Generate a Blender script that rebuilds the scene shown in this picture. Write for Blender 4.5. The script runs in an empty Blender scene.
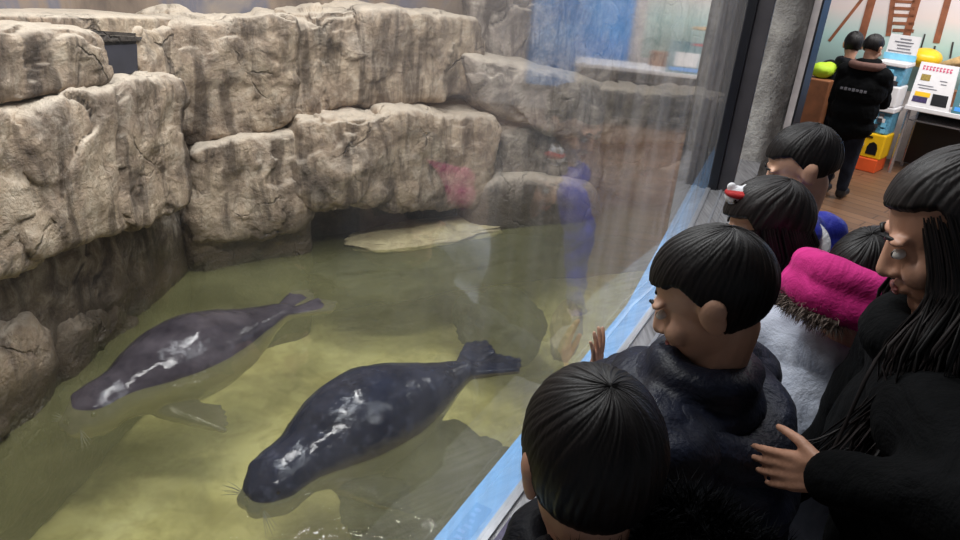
import bpy, bmesh, math, random
from mathutils import Vector, Matrix, noise
random.seed(7)
V = Vector
sc = bpy.context.scene
COL = sc.collection
# ------------------------------------------------------------------ camera
F = 720.0; CH = 1.95; PITCH = math.radians(25); ROLL = math.radians(4.5)
fwd = V((0, math.cos(PITCH), -math.sin(PITCH)))
r0 = V((1, 0, 0)); u0 = r0.cross(fwd)
cr, sr = math.cos(ROLL), math.sin(ROLL)
RIGHT = cr*r0 + sr*u0; UP = -sr*r0 + cr*u0
CAM = V((0, 0, CH))
cam_d = bpy.data.cameras.new('camera'); cam = bpy.data.objects.new('camera', cam_d); COL.objects.link(cam)
cam.matrix_world = Matrix.Translation(CAM) @ Matrix((RIGHT, UP, -fwd)).transposed().to_4x4()
cam_d.sensor_width = 36; cam_d.lens = F/960*36; cam_d.clip_start = 0.05
sc.camera = cam
def ray(x, y): return RIGHT*((x-480)/F) - UP*((y-270)/F) + fwd
def atz(x, y, z):
    d = ray(x, y); return CAM + d*((z-CH)/d.z)
def atd(x, y, k): return CAM + ray(x, y)*k
def atv(x, y, a, b, off=0.0):
    """point of the sight line on the vertical plane over plan line a-b moved by off to its right-hand side"""
    t = V((b[0]-a[0], b[1]-a[1], 0)).normalized(); n = V((t.y, -t.x, 0))
    p0 = V((a[0], a[1], 0)) + n*off; d = ray(x, y)
    return CAM + d*((p0-CAM).dot(n)/d.dot(n))

sc.view_settings.view_transform = 'Standard'
sc.view_settings.look = 'None'
sc.view_settings.exposure = 0.0

# ------------------------------------------------------------------ object helpers
def link(name, me, mat=None, parent=None, loc=None):
    o = bpy.data.objects.new(name, me); COL.objects.link(o)
    if mat is not None:
        me.materials.clear(); me.materials.append(mat)
    if parent is not None:
        o.parent = parent; o.matrix_parent_inverse = parent_mat(parent).inverted()
    if loc is not None: o.location = loc
    return o
def parent_mat(p):
    m = p.matrix_basis.copy()
    if p.parent: m = parent_mat(p.parent) @ p.matrix_parent_inverse @ m
    return m
def obj(name, bm, mat, parent=None, smooth=False):
    me = bpy.data.meshes.new(name); bmesh.ops.recalc_face_normals(bm, faces=bm.faces[:]); bm.to_mesh(me); bm.free()
    if smooth:
        for p in me.polygons: p.use_smooth = True
    return link(name, me, mat, parent)
def thing(name, label, cat, loc=(0, 0, 0), group=None):
    o = bpy.data.objects.new(name, None); COL.objects.link(o); o.location = loc
    o.empty_display_size = 0.1
    o['label'] = label; o['category'] = cat
    if group: o['group'] = group
    return o
def tag(o, label, cat, group=None, kind=None):
    o['label'] = label; o['category'] = cat
    if group: o['group'] = group
    if kind: o['kind'] = kind
    return o
def struct(o, label=None, cat=None):
    o['kind'] = 'structure'
    if label: o['label'] = label
    if cat: o['category'] = cat
    return o
def box(bm, c, ax, ay, az, bevel=0.0):
    """box from centre and three half-axis vectors"""
    c = V(c); ax = V(ax); ay = V(ay); az = V(az)
    vs = [bm.verts.new(c + ax*i + ay*j + az*k) for i in (-1, 1) for j in (-1, 1) for k in (-1, 1)]
    fs = []
    for q in ((0,1,3,2),(4,6,7,5),(0,4,5,1),(2,3,7,6),(0,2,6,4),(1,5,7,3)): fs.append(bm.faces.new([vs[i] for i in q]))
    if bevel:
        bmesh.ops.recalc_face_normals(bm, faces=fs)
        es = list({e for f in fs for e in f.edges})
        bmesh.ops.bevel(bm, geom=es, offset=bevel, segments=2, affect='EDGES', profile=0.5)
def aabox(bm, x0, x1, y0, y1, z0, z1, bevel=0.0):
    box(bm, ((x0+x1)/2, (y0+y1)/2, (z0+z1)/2), ((x1-x0)/2, 0, 0), (0, (y1-y0)/2, 0), (0, 0, (z1-z0)/2), bevel)
def prism(bm, pts, z0, z1):
    lo = [bm.verts.new((p[0], p[1], z0)) for p in pts]; hi = [bm.verts.new((p[0], p[1], z1)) for p in pts]
    bm.faces.new(lo[::-1]); bm.faces.new(hi); n = len(pts)
    for i in range(n): bm.faces.new((lo[i], lo[(i+1) % n], hi[(i+1) % n], hi[i]))
def slab(bm, quad, back):
    """quad of 4 points thickened along the vector back"""
    a = [bm.verts.new(p) for p in quad]; b = [bm.verts.new(V(p)+back) for p in quad]; n = len(quad)
    bm.faces.new(a); bm.faces.new(b[::-1])
    for i in range(n): bm.faces.new((a[i], b[i], b[(i+1) % n], a[(i+1) % n]))
def tube(bm, pts, rad, seg=10, caps=True):
    pts = [V(p) for p in pts]; rs = rad if isinstance(rad, (list, tuple)) else [rad]*len(pts); rings = []
    for i, p in enumerate(pts):
        t = (pts[min(i+1, len(pts)-1)] - pts[max(i-1, 0)]).normalized()
        a = t.cross(V((0, 0, 1)) if abs(t.z) < .9 else V((1, 0, 0))).normalized(); b = t.cross(a)
        rings.append([bm.verts.new(p + (a*math.cos(q)+b*math.sin(q))*rs[i]) for q in [2*math.pi*j/seg for j in range(seg)]])
    for i in range(len(rings)-1):
        for j in range(seg): bm.faces.new((rings[i][j], rings[i][(j+1) % seg], rings[i+1][(j+1) % seg], rings[i+1][j]))
    if caps: bm.faces.new(rings[0][::-1]); bm.faces.new(rings[-1])
def ell(bm, c, rx, ry, rz, ax=None, ay=None, az=None, sub=3):
    M = Matrix.Identity(3)
    if ax is not None: M = Matrix((V(ax), V(ay), V(az))).transposed()
    M4 = Matrix.Translation(V(c)) @ M.to_4x4() @ Matrix.Diagonal((rx, ry, rz, 1))
    bmesh.ops.create_icosphere(bm, subdivisions=sub, radius=1, matrix=M4)
def cap(bm, a, ra, b, rb, seg=14):
    """tapered capsule"""
    a = V(a); b = V(b); d = b-a; L = d.length
    if L < 1e-5: ell(bm, a, ra, ra, ra, sub=2); return
    n = max(2, int(L/(min(ra, rb)*0.5))+1); n = min(n, 40)
    t = d/L; x = t.cross(V((0, 0, 1)) if abs(t.z) < .9 else V((1, 0, 0))).normalized(); y = t.cross(x)
    prof = []
    for i in range(5): q = math.pi/2*(1-i/5.0); prof.append((-ra*math.sin(q), ra*math.cos(q)))
    for i in range(n+1): prof.append((L*i/n, ra+(rb-ra)*i/n))
    for i in range(1, 6): q = math.pi/2*i/5.0; prof.append((L+rb*math.sin(q), rb*math.cos(q)))
    prof = [p for p in prof if p[1] > 1e-6 or p in (prof[0], prof[-1])]
    p0 = bm.verts.new(a+t*prof[0][0]); p1 = bm.verts.new(a+t*prof[-1][0]); rings = []
    for s, r in prof[1:-1]: rings.append([bm.verts.new(a+t*s+(x*math.cos(2*math.pi*j/seg)+y*math.sin(2*math.pi*j/seg))*r) for j in range(seg)])
    for j in range(seg):
        k = (j+1) % seg
        bm.faces.new((p0, rings[0][k], rings[0][j])); bm.faces.new((p1, rings[-1][j], rings[-1][k]))
        for i in range(len(rings)-1): bm.faces.new((rings[i][j], rings[i][k], rings[i+1][k], rings[i+1][j]))
def blob(name, bm, voxel, smooth, mat, parent=None, disp=None):
    """fuse overlapping closed shapes into one continuous surface"""
    me = bpy.data.meshes.new(name+'_raw'); bmesh.ops.recalc_face_normals(bm, faces=bm.faces[:]); bm.to_mesh(me); bm.free()
    t = bpy.data.objects.new('tmp', me); COL.objects.link(t)
    m = t.modifiers.new('r', 'REMESH'); m.mode = 'VOXEL'; m.voxel_size = voxel
    if smooth:
        s = t.modifiers.new('s', 'SMOOTH'); s.iterations = smooth; s.factor = 0.5
    dg = bpy.context.evaluated_depsgraph_get(); dg.update()
    out = bpy.data.meshes.new_from_object(t.evaluated_get(dg)); out.name = name
    bpy.data.objects.remove(t); bpy.data.meshes.remove(me)
    if disp:
        ns = [v.normal.copy() for v in out.vertices]
        for v, n in zip(out.vertices, ns): v.co = v.co + n*disp(v.co, n)
    for p in out.polygons: p.use_smooth = True
    return link(name, out, mat, parent)

# ------------------------------------------------------------------ materials
def srgb(r, g, b):
    f = lambda c: (c/255/12.92 if c <= 10 else ((c/255+.055)/1.055)**2.4)
    return (f(r), f(g), f(b), 1)
class NT:
    def __init__(s, name):
        s.m = bpy.data.materials.new(name); s.m.use_nodes = True; s.t = s.m.node_tree; s.t.nodes.clear()
        s.out = s.t.nodes.new('ShaderNodeOutputMaterial')
    def n(s, typ, **kw):
        nd = s.t.nodes.new('ShaderNode'+typ)
        for k, v in kw.items():
            if k.startswith('_'): setattr(nd, k[1:], v)
            else:
                i = nd.inputs[int(k[1:])] if k[0] == 'i' and k[1:].isdigit() else nd.inputs[k.replace('__', ' ')]
                if isinstance(v, bpy.types.NodeSocket): s.t.links.new(v, i)
                else: i.default_value = v
        return nd
    def pos(s): return s.n('NewGeometry').outputs['Position']
    def noise(s, scale, detail=4, rough=.55, vec=None, dist=0.0):
        return s.n('TexNoise', Vector=vec if vec is not None else s.pos(), Scale=scale, Detail=detail, Roughness=rough, Distortion=dist).outputs['Fac']
    def ramp(s, fac, stops):
        r = s.n('ValToRGB', Fac=fac); e = r.color_ramp.elements
        while len(e) < len(stops): e.new(0.5)
        for k, (p, c) in enumerate(stops): e[k].position = p; e[k].color = c if len(c) == 4 else (*c, 1)
        return r.outputs['Color']
    def mixc(s, f, a, b, bt='MIX'):
        nd = s.t.nodes.new('ShaderNodeMix'); nd.data_type = 'RGBA'; nd.blend_type = bt
        for i, v in ((0, f), (6, a), (7, b)):
            if isinstance(v, bpy.types.NodeSocket): s.t.links.new(v, nd.inputs[i])
            else: nd.inputs[i].default_value = v
        return nd.outputs[2]
    def math(s, op, a, b=0.0, c=0.0):
        nd = s.t.nodes.new('ShaderNodeMath'); nd.operation = op
        for i, v in enumerate((a, b, c)):
            if isinstance(v, bpy.types.NodeSocket): s.t.links.new(v, nd.inputs[i])
            else: nd.inputs[i].default_value = v
        return nd.outputs[0]
    def bump(s, h, strength=.3, dist=.02): return s.n('Bump', Height=h, Strength=strength, Distance=dist).outputs['Normal']
    def bsdf(s, col, rough=.6, normal=None, **kw):
        b = s.n('BsdfPrincipled')
        for k, v in (('Base Color', col), ('Roughness', rough), ('Normal', normal)):
            if v is None: continue
            if isinstance(v, bpy.types.NodeSocket): s.t.links.new(v, b.inputs[k])
            else: b.inputs[k].default_value = v
        for k, v in kw.items():
            i = b.inputs[k.replace('_', ' ')]
            if isinstance(v, bpy.types.NodeSocket): s.t.links.new(v, i)
            else: i.default_value = v
        return b.outputs[0]
    def done(s, sh): s.t.links.new(sh, s.out.inputs[0]); return s.m
W1 = (1, 1, 1, 1); K1 = (0, 0, 0, 1)
def plain(name, col, rough=.6, nscale=30, var=.15, bump=.05, **kw):
    t = NT(name); nz = t.noise(nscale)
    c2 = tuple(min(1, x*(1-var)) for x in col[:3])+(1,); c3 = tuple(min(1, x*(1+var)) for x in col[:3])+(1,)
    return t.done(t.bsdf(t.ramp(nz, [(.3, c2), (.7, c3)]), rough, t.bump(nz, bump, .01), **kw))

def rock_mat(name, hi, mid, lo, wet):
    t = NT(name); p = t.pos()
    big = t.noise(2.6, 6, .65, p, .9); fine = t.noise(11, 7, .7, p, .5)
    col = t.ramp(big, [(.36, lo), (.48, mid), (.60, hi)])
    col = t.mixc(t.math('MULTIPLY', fine, .75), col, t.ramp(fine, [(.34, srgb(74, 64, 56)), (.46, srgb(146, 126, 106)), (.62, srgb(204, 190, 172))]), 'MIX')
    vp = t.n('Mapping', Vector=p, Scale=(5, 5, 1.0)).outputs[0]       # vertical run-off stains
    st = t.noise(1.6, 5, .6, vp, .5)
    col = t.mixc(t.ramp(st, [(.48, K1), (.62, (.8, .8, .8, 1))]), col, srgb(112, 104, 100), 'MULTIPLY')
    cav_shade = t.n('Attribute', _attribute_name='cav_shade').outputs['Fac']
    col = t.mixc(t.ramp(cav_shade, [(.1, (.96, .96, .96, 1)), (.42, K1)]), col, srgb(52, 45, 40))  # crevice shade put into the colour: cavities painted darker
    bl = t.math('MULTIPLY', t.ramp(t.noise(3.4, 7, .72, p, .8), [(.56, K1), (.66, W1)]), .55)
    col = t.mixc(bl, col, srgb(78, 70, 62))
    wv = t.n('VectorMath', _operation='ADD', i0=p, i1=t.n('VectorMath', _operation='SCALE', i0=t.n('TexNoise', Vector=p, Scale=2.6, Detail=5).outputs['Color'], Scale=.55).outputs[0]).outputs[0]
    vo = t.n('TexVoronoi', _feature='DISTANCE_TO_EDGE', Vector=wv, Scale=1.9).outputs['Distance']
    ck = t.math('MULTIPLY', t.ramp(vo, [(.0, W1), (.022, K1)]), t.ramp(t.noise(2.9, 5, .6, p), [(.50, K1), (.62, W1)]))
    col = t.mixc(t.math('MULTIPLY', ck, .65), col, srgb(48, 42, 38))
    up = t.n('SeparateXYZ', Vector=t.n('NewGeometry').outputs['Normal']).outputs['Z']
    col = t.mixc(t.ramp(up, [(.35, K1), (.9, (.7, .7, .7, 1))]), col, srgb(214, 200, 182))  # light from above painted in: upward faces get a paler colour
    z = t.n('SeparateXYZ', Vector=p).outputs['Z']
    zz = t.math('ADD', z, t.math('MULTIPLY', t.math('SUBTRACT', t.noise(5, 5, .6, p), .5), .34))
    wetf = t.ramp(zz, [(.22, W1), (.42, K1)])
    col = t.mixc(wetf, col, t.mixc(t.noise(9, 4, .6, p), wet, srgb(98, 84, 64)), 'MIX')
    alg = t.ramp(zz, [(.02, W1), (.16, K1)])
    col = t.mixc(alg, col, srgb(60, 60, 34))
    rg = t.ramp(wetf, [(0, (.8, .8, .8, 1)), (1, (.45, .45, .45, 1))])
    h = t.math('ADD', t.math('MULTIPLY', t.noise(9, 8, .7, p, .4), .8), t.math('MULTIPLY', t.noise(50, 4, .6, p), .2))
    h = t.math('SUBTRACT', h, t.math('MULTIPLY', ck, .35))
    return t.done(t.bsdf(col, rg, t.bump(h, .85, .06)))
ROCK = rock_mat('artificial_rock', srgb(194, 173, 148), srgb(162, 141, 120), srgb(118, 103, 91), srgb(66, 57, 48))
ROCKG = rock_mat('veil_greyed_rock', srgb(164, 154, 146), srgb(134, 126, 120), srgb(98, 94, 94), srgb(66, 60, 54))  # greyed colour paints in the glass veil over the far right rocks
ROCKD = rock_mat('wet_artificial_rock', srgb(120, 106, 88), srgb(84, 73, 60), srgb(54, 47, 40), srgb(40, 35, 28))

def water_mat():
    t = NT('murky_water'); p = t.pos()
    h = t.math('ADD', t.noise(5, 3, .5, p, .4), t.math('MULTIPLY', t.noise(26, 3, .5, p, .3), .22))
    nrm = t.bump(h, .32, .06)
    murk = t.ramp(t.noise(1.7, 5, .6, p, .5), [(.3, (.12, .12, .12, 1)), (.7, (.28, .28, .28, 1))])
    tr = t.n('BsdfTransparent', Color=(.90, .90, .80, 1)).outputs[0]
    df = t.n('BsdfDiffuse', Color=srgb(168, 166, 118)).outputs[0]
    body = t.n('MixShader', Fac=murk, i1=tr, i2=df).outputs[0]
    gl = t.n('BsdfGlossy', Color=W1, Roughness=.03, Normal=nrm).outputs[0]
    fc = t.n('LayerWeight', Blend=.5, Normal=nrm).outputs['Facing']
    fr = t.math('MULTIPLY_ADD', t.math('POWER', fc, 5.0), .9, .022)
    return t.done(t.n('MixShader', Fac=fr, i1=body, i2=gl).outputs[0])
def tankfloor_mat():
    t = NT('pool_bottom'); p = t.pos()
    a = t.noise(1.3, 6, .62, p, .7); b = t.noise(7, 5, .6, p, .4)
    col = t.ramp(a, [(.3, srgb(156, 148, 92)), (.5, srgb(218, 210, 148)), (.7, srgb(236, 230, 178))])
    col = t.mixc(t.ramp(b, [(.35, (.55, .55, .55, 1)), (.55, K1)]), col, srgb(150, 140, 84))
    return t.done(t.bsdf(col, .8, t.bump(b, .4, .03)))
def glass_mat():
    t = NT('tank_glass'); p = t.pos()
    sm = t.n('Mapping', Vector=p, Scale=(4.5, 4.5, .45)).outputs[0]
    smudge = t.ramp(t.noise(2.0, 5, .6, sm, .3), [(.35, (.03, .03, .03, 1)), (.75, (.13, .13, .13, 1))])
    lw = t.n('LayerWeight', Blend=.5).outputs['Facing']
    haze = t.math('MULTIPLY', smudge, t.math('ADD', .25, t.math('MULTIPLY', t.math('POWER', lw, 3.0), 8.0)))  # smudges, plus a painted veil standing in for reflections at grazing angles
    tr = t.n('BsdfTransparent', Color=(.93, .965, .97, 1)).outputs[0]
    df = t.n('BsdfDiffuse', Color=srgb(206, 208, 212)).outputs[0]
    tl = t.n('BsdfTranslucent', Color=srgb(206, 208, 212)).outputs[0]
    dd = t.n('MixShader', Fac=.5, i1=df, i2=tl).outputs[0]
    body = t.n('MixShader', Fac=haze, i1=tr, i2=dd).outputs[0]
    gl = t.n('BsdfGlossy', Color=W1, Roughness=.045).outputs[0]
    fc = t.n('LayerWeight', Blend=.5).outputs['Facing']
    fr = t.math('MULTIPLY_ADD', t.math('POWER', fc, 3.6), .9, .045)
    return t.done(t.n('MixShader', Fac=fr, i1=body, i2=gl).outputs[0])
def seal_mat(name, a, b, spot):
    t = NT(name); p = t.pos()
    up = t.n('SeparateXYZ', Vector=t.n('NewGeometry').outputs['Normal']).outputs['Z']
    col = t.ramp(t.noise(6, 4, .6, p), [(.3, a), (.7, b)])
    sp = t.ramp(t.noise(22, 3, .55, p, .4), [(.56, K1), (.68, W1)])
    col = t.mixc(t.math('MULTIPLY', sp, .5), col, spot)
    col = t.mixc(t.ramp(up, [(.0, W1), (.4, K1)]), col, srgb(112, 104, 84))
    h = t.math('ADD', t.math('MULTIPLY', t.noise(38, 4, .6, p, .5), .6), t.noise(9, 3, .5, p, .4))
    return t.done(t.bsdf(col, .11, t.bump(h, .30, .006), Specular_IOR_Level=.26))
def brushed_mat():
    t = NT('brushed_grey_metal'); p = t.pos()
    m = t.n('Mapping', Vector=p, Rotation=(0, 0, math.radians(25)), Scale=(30, 2, 2)).outputs[0]
    nz = t.noise(3, 5, .6, m); n2 = t.noise(9, 4, .6, p)
    col = t.ramp(nz, [(.3, srgb(108, 108, 112)), (.7, srgb(184, 184, 188))])
    col = t.mixc(t.math('MULTIPLY', n2, .5), col, srgb(120, 116, 112))
    return t.done(t.bsdf(col, .45, t.bump(nz, .15, .01), Metallic=.35))
def concrete_mat():
    t = NT('rough_grey_concrete'); p = t.pos()
    n1 = t.noise(6, 6, .65, p, .4); n2 = t.noise(36, 5, .7, p)
    col = t.ramp(n1, [(.3, srgb(112, 110, 108)), (.55, srgb(156, 154, 150)), (.75, srgb(184, 182, 176))])
    col = t.mixc(t.ramp(n2, [(.30, W1), (.40, K1)]), col, srgb(92, 88, 86))
    return t.done(t.bsdf(col, .9, t.bump(t.math('ADD', n1, t.math('MULTIPLY', n2, .6)), .8, .04)))
def wood_floor_mat():
    t = NT('brown_floor'); p = t.pos()
    m = t.n('Mapping', Vector=p, Rotation=(0, 0, math.radians(-45)), Scale=(1, 8, 1)).outputs[0]
    g = t.noise(3, 5, .6, m)
    br = t.n('TexBrick', Vector=t.n('Mapping', Vector=p, Rotation=(0, 0, math.radians(45))).outputs[0], Scale=1.0, Mortar__Size=.006, Brick__Width=1.2, Row__Height=.14, Color1=srgb(132, 98, 72), Color2=srgb(112, 82, 60), Mortar=srgb(54, 40, 30))
    col = t.mixc(t.math('MULTIPLY', g, .5), br.outputs['Color'], srgb(90, 64, 46))
    return t.done(t.bsdf(col, .4))
def cloth_mat(name, a, b, rough=.75, quilt=0.0, sheen=.03, spec=.12):
    t = NT(name); p = t.pos()
    f = t.noise(8, 5, .6, p, .8); w = t.noise(160, 2, .5, p)
    h = t.math('ADD', f, t.math('MULTIPLY', w, .08))
    return t.done(t.bsdf(t.ramp(f, [(.3, a), (.7, b)]), rough, t.bump(h, .5, .03), Sheen_Weight=sheen, Specular_IOR_Level=spec))
def hair_mat(name, a, b, rough=.5):
    t = NT(name)
    g = t.n('Attribute', _attribute_name='strand').outputs['Fac']
    return t.done(t.bsdf(t.ramp(g, [(.2, a), (.8, b)]), rough, t.bump(g, .25, .006), Specular_IOR_Level=.28))
def skin_mat(name, c):
    t = NT(name); p = t.pos(); f = t.noise(14, 4, .6, p)
    d = tuple(x*.82 for x in c[:3])+(1,)
    return t.done(t.bsdf(t.ramp(f, [(.3, d), (.7, c)]), .5, t.bump(t.noise(120, 3, .6, p), .12, .005), Subsurface_Weight=.0))
def backwall_mat():
    t = NT('dull_brown_painted_wall'); p = t.pos()
    m = t.n('Mapping', Vector=p, Scale=(1.6, 1.6, .7)).outputs[0]; f = t.noise(1.4, 5, .6, m, .6)
    col = t.ramp(f, [(.3, srgb(78, 68, 64)), (.48, srgb(132, 116, 102)), (.58, srgb(104, 102, 112)), (.75, srgb(150, 136, 120))])
    return t.done(t.bsdf(col, .9))
def mural_mat(d, n):
    t = NT('printed_sea_mural'); p = t.pos()
    z = t.math('ADD', t.n('SeparateXYZ', Vector=p).outputs['Z'], t.math('MULTIPLY', t.math('SUBTRACT', t.noise(3, 4, .6, p), .5), .08))
    zn = t.math('MULTIPLY', t.math('SUBTRACT', z, .9), 1/1.4)
    col = t.ramp(zn, [(.0, srgb(128, 154, 150)), (.22, srgb(170, 200, 196)), (.33, srgb(196, 206, 202)), (.42, srgb(220, 206, 202)), (.7, srgb(216, 208, 214)), (1, srgb(196, 204, 228))])
    return t.done(t.bsdf(col, .5))

M = {}
M['glass'] = glass_mat(); M['water'] = water_mat(); M['poolfloor'] = tankfloor_mat()
M['seal1'] = seal_mat('wet_dark_seal_skin', srgb(20, 23, 34), srgb(44, 48, 64), srgb(70, 74, 90))
M['seal2'] = seal_mat('wet_grey_seal_skin', srgb(48, 44, 50), srgb(84, 78, 84), srgb(50, 48, 54))
M['blue'] = plain('blue_painted_rim', srgb(104, 166, 224), .5, 9, .1)
M['steel'] = brushed_mat(); M['concrete'] = concrete_mat(); M['woodfloor'] = wood_floor_mat()
M['black'] = plain('black_metal', srgb(18, 19, 24), .35, 20)
M['darkgrey'] = plain('dark_brown_grey_metal', srgb(58, 55, 58), .45, 8, .25)
M['white'] = plain('white_plastic', srgb(226, 224, 226), .4, 20, .04)
M['trimwhite'] = plain('off_white_trim', srgb(200, 192, 190), .6, 14, .12)
M['backwall'] = backwall_mat(); M['ceil'] = plain('dark_ceiling', srgb(62, 60, 60), .9, 4)
M['tankwall'] = plain('tank_plinth', srgb(96, 96, 100), .7, 6)
M['purple'] = plain('purple_printed_strip', srgb(62, 52, 92), .35, 60, .35)
M['lilac'] = plain('lilac_print', srgb(150, 138, 178), .4, 40)
M['silver'] = plain('silver_frame', srgb(176, 178, 184), .3, 20, .08, Metallic=.5)
M['skin'] = skin_mat('skin', srgb(204, 154, 128)); M['skin2'] = skin_mat('fair_skin', srgb(214, 168, 142))
M['hair'] = hair_mat('black_hair', srgb(6, 5, 6), srgb(24, 19, 20))
M['hairb'] = hair_mat('dark_brown_hair', srgb(10, 8, 9), srgb(36, 30, 30), .5)
M['lip'] = plain('lip', srgb(150, 84, 80), .5); M['eyew'] = plain('eye_white', srgb(214, 208, 202), .25); M['iris'] = plain('dark_iris', srgb(24, 16, 12), .15)
M['navy'] = cloth_mat('black_navy_nylon', srgb(5, 6, 10), srgb(13, 16, 25), .6)
M['navy2'] = cloth_mat('navy_puffer_nylon', srgb(12, 15, 26), srgb(30, 36, 56), .5, spec=.25)
M['coat'] = cloth_mat('black_wool_coat', srgb(2, 3, 4), srgb(7, 8, 11), .9, sheen=.0)
M['fur'] = plain('dark_faux_fur', srgb(5, 6, 9), .9, 60, .4, Specular_IOR_Level=.1)
M['furbrown'] = plain('taupe_faux_fur', srgb(104, 90, 82), .7, 50, .3)
M['denim'] = cloth_mat('dark_trousers', srgb(16, 18, 26), srgb(34, 38, 50)); M['shoe'] = plain('dark_shoe', srgb(24, 24, 26), .5)
M['magenta'] = cloth_mat('magenta_knit', srgb(158, 24, 96), srgb(206, 52, 134), .8)
M['palecoat'] = cloth_mat('pale_blue_grey_jacket', srgb(148, 156, 174), srgb(192, 198, 212), .6)
M['royal'] = cloth_mat('royal_blue_jacket', srgb(30, 36, 128), srgb(54, 62, 176), .55)
M['whitecloth'] = cloth_mat('white_cloth', srgb(206, 206, 210), srgb(232, 232, 236), .6)
M['redcloth'] = cloth_mat('red_cloth', srgb(150, 36, 40), srgb(190, 54, 52), .6)
M['brownwood'] = plain('brown_wood', srgb(128, 80, 50), .55, 8, .3)
M['mural'] = mural_mat(None, None); M['muralwood'] = plain('painted_brown_timber', srgb(138, 84, 58), .55, 10, .25)
M['yellow'] = plain('yellow_plastic', srgb(236, 188, 30), .35, 9, .08); M['orange'] = plain('orange_plastic', srgb(226, 92, 44), .4, 9, .08)
M['capblue'] = plain('blue_printed_card', srgb(92, 150, 178), .3, 40, .35); M['cyan'] = plain('cyan_card', srgb(126, 196, 226), .4, 20, .08)
M['teal'] = plain('teal_board', srgb(70, 118, 128), .4, 20, .12); M['pink'] = plain('magenta_print', srgb(206, 60, 110), .5, 40, .1)
M['chrome'] = plain('chrome_leg', srgb(190, 190, 196), .2, 10, .05, Metallic=.8)
M['lime'] = plain('lime_cloth', srgb(162, 196, 36), .7, 16, .15); M['tan'] = plain('tan_rope', srgb(178, 148, 102), .8, 30, .2)
M['bluebanner'] = plain('blue_banner', srgb(70, 160, 250), .5, 3, .2)
M['greyprint'] = plain('grey_print', srgb(120, 120, 128), .6)

# ------------------------------------------------------------------ plan of the tank
WATER = 0.10; RIM = 0.80; BOTTOM = -0.50
GA, GB, GC, GD = V((-.70, -.36, 0)), V((.605, 2.23, 0)), V((1.185, 3.72, 0)), V((1.95, 5.62, 0))
def dirn(a, b): t = (b-a).normalized(); return t, V((t.y, -t.x, 0))     # along, and to the visitors' side
T1, N1 = dirn(GA, GB); T2, N2 = dirn(GB, GC)
PL = ((-1.86, 1.2), (-1.66, 3.9)); PM = ((-1.72, 3.74), (-.03, 4.95)); PE = ((-.10, 4.93), (1.95, 5.78))

def offset_line(d):
    """glass line offset to the visitors' side"""
    nb = (N1+N2).normalized()
    return [GA+N1*d, GB+nb*d, GC+N2*d, GD+N2*d]
def strip(bm, d0, d1, z0, z1):
    a = offset_line(d0); b = offset_line(d1); vs = []
    for p, q in zip(a, b):
        vs.append([bm.verts.new((p.x, p.y, z0)), bm.verts.new((q.x, q.y, z0)), bm.verts.new((q.x, q.y, z1)), bm.verts.new((p.x, p.y, z1))])
    for i in range(3):
        for j in range(4): bm.faces.new((vs[i][j], vs[i][(j+1) % 4], vs[i+1][(j+1) % 4], vs[i+1][j]))
    bm.faces.new(vs[0][::-1]); bm.faces.new(vs[-1])

# tank: floor of the pool, plinth wall, blue rim, ledge
bm = bmesh.new(); prism(bm, [(-2.6, -.6), (GA.x, GA.y-.4), (GB.x, GB.y), (GD.x, GD.y), (1.95, 6.3), (-2.6, 6.3)], BOTTOM-.1, BOTTOM)
struct(obj('pool_floor', bm, M['poolfloor']))
bm = bmesh.new(); strip(bm, -.085, .20, BOTTOM, RIM-.012); struct(obj('wall_tank_front', bm, M['tankwall']))
rim = thing('tank_rim', 'blue painted rim strip running along the foot of the glass', 'rim')
bm = bmesh.new(); strip(bm, -.088, -.008, RIM-.012, RIM); obj('blue_strip', bm, M['blue'], rim)
bm = bmesh.new(); strip(bm, -.008, .012, RIM-.012, RIM+.012); obj('glass_channel', bm, M['silver'], rim)
led = thing('viewing_ledge', 'grey metal ledge outside the glass with a purple printed strip', 'ledge')
bm = bmesh.new(); strip(bm, .012, .215, RIM-.05, RIM+.004); obj('ledge_top', bm, M['steel'], led)
bm = bmesh.new(); strip(bm, .062, .072, RIM+.004, RIM+.010); strip(bm, .10, .104, RIM+.004, RIM+.008); obj('ledge_rib', bm, M['silver'], led)
# purple strip with small lilac marks
s0 = 1.00; pa = GA + T1*1.53 + N1*.046
bm = bmesh.new(); box(bm, pa+T1*.11+V((0, 0, RIM+.006)), T1*.11, N1*.024, V((0, 0, .003))); ps = obj('printed_strip', bm, M['purple'], led)
bm = bmesh.new()
for i in range(11):
    c = pa + T1*(.02+i*.018) + N1*random.uniform(-.005, .005) + V((0, 0, RIM+.0095))
    box(bm, c, T1*.004, N1*random.uniform(.005, .010), V((0, 0, .0006)))
    box(bm, c+N1*random.uniform(-.008, .008), T1*.006, N1*.0015, V((0, 0, .0006)))
obj('strip_print', bm, M['lilac'], ps)

# glass panes
def pane(name, a, b, z0, z1):
    t, n = dirn(a, b); bm = bmesh.new()
    vs = [bm.verts.new(p) for p in (V((a.x, a.y, z0)), V((b.x, b.y, z0)), V((b.x, b.y, z1)), V((a.x, a.y, z1)))]
    bm.faces.new(vs); return obj(name, bm, M['glass'])
tag(pane('glass_panel', GA, GB-T1*.002, RIM+.012, 3.0), 'clear viewing glass panel standing in front of the two seals', 'glass')
tag(pane('glass_panel', GB+T2*.002, GC-T2*.03, RIM+.012, 3.0), 'hazy far glass panel between the seal pool and the black corner post', 'glass')

# water
bm = bmesh.new()
P = [(-2.0, -.6), (GA.x-.2, GA.y-.4)] + [(p.x, p.y) for p in offset_line(-.086)[1:]] + [(1.8, 5.9), (-.3, 5.1), (-1.95, 3.9)]
bm.faces.new([bm.verts.new((x, y, WATER)) for x, y in P])
w = obj('water_surface', bm, M['water']); tag(w, 'murky olive green water filling the seal pool', 'water', kind='stuff')

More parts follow.
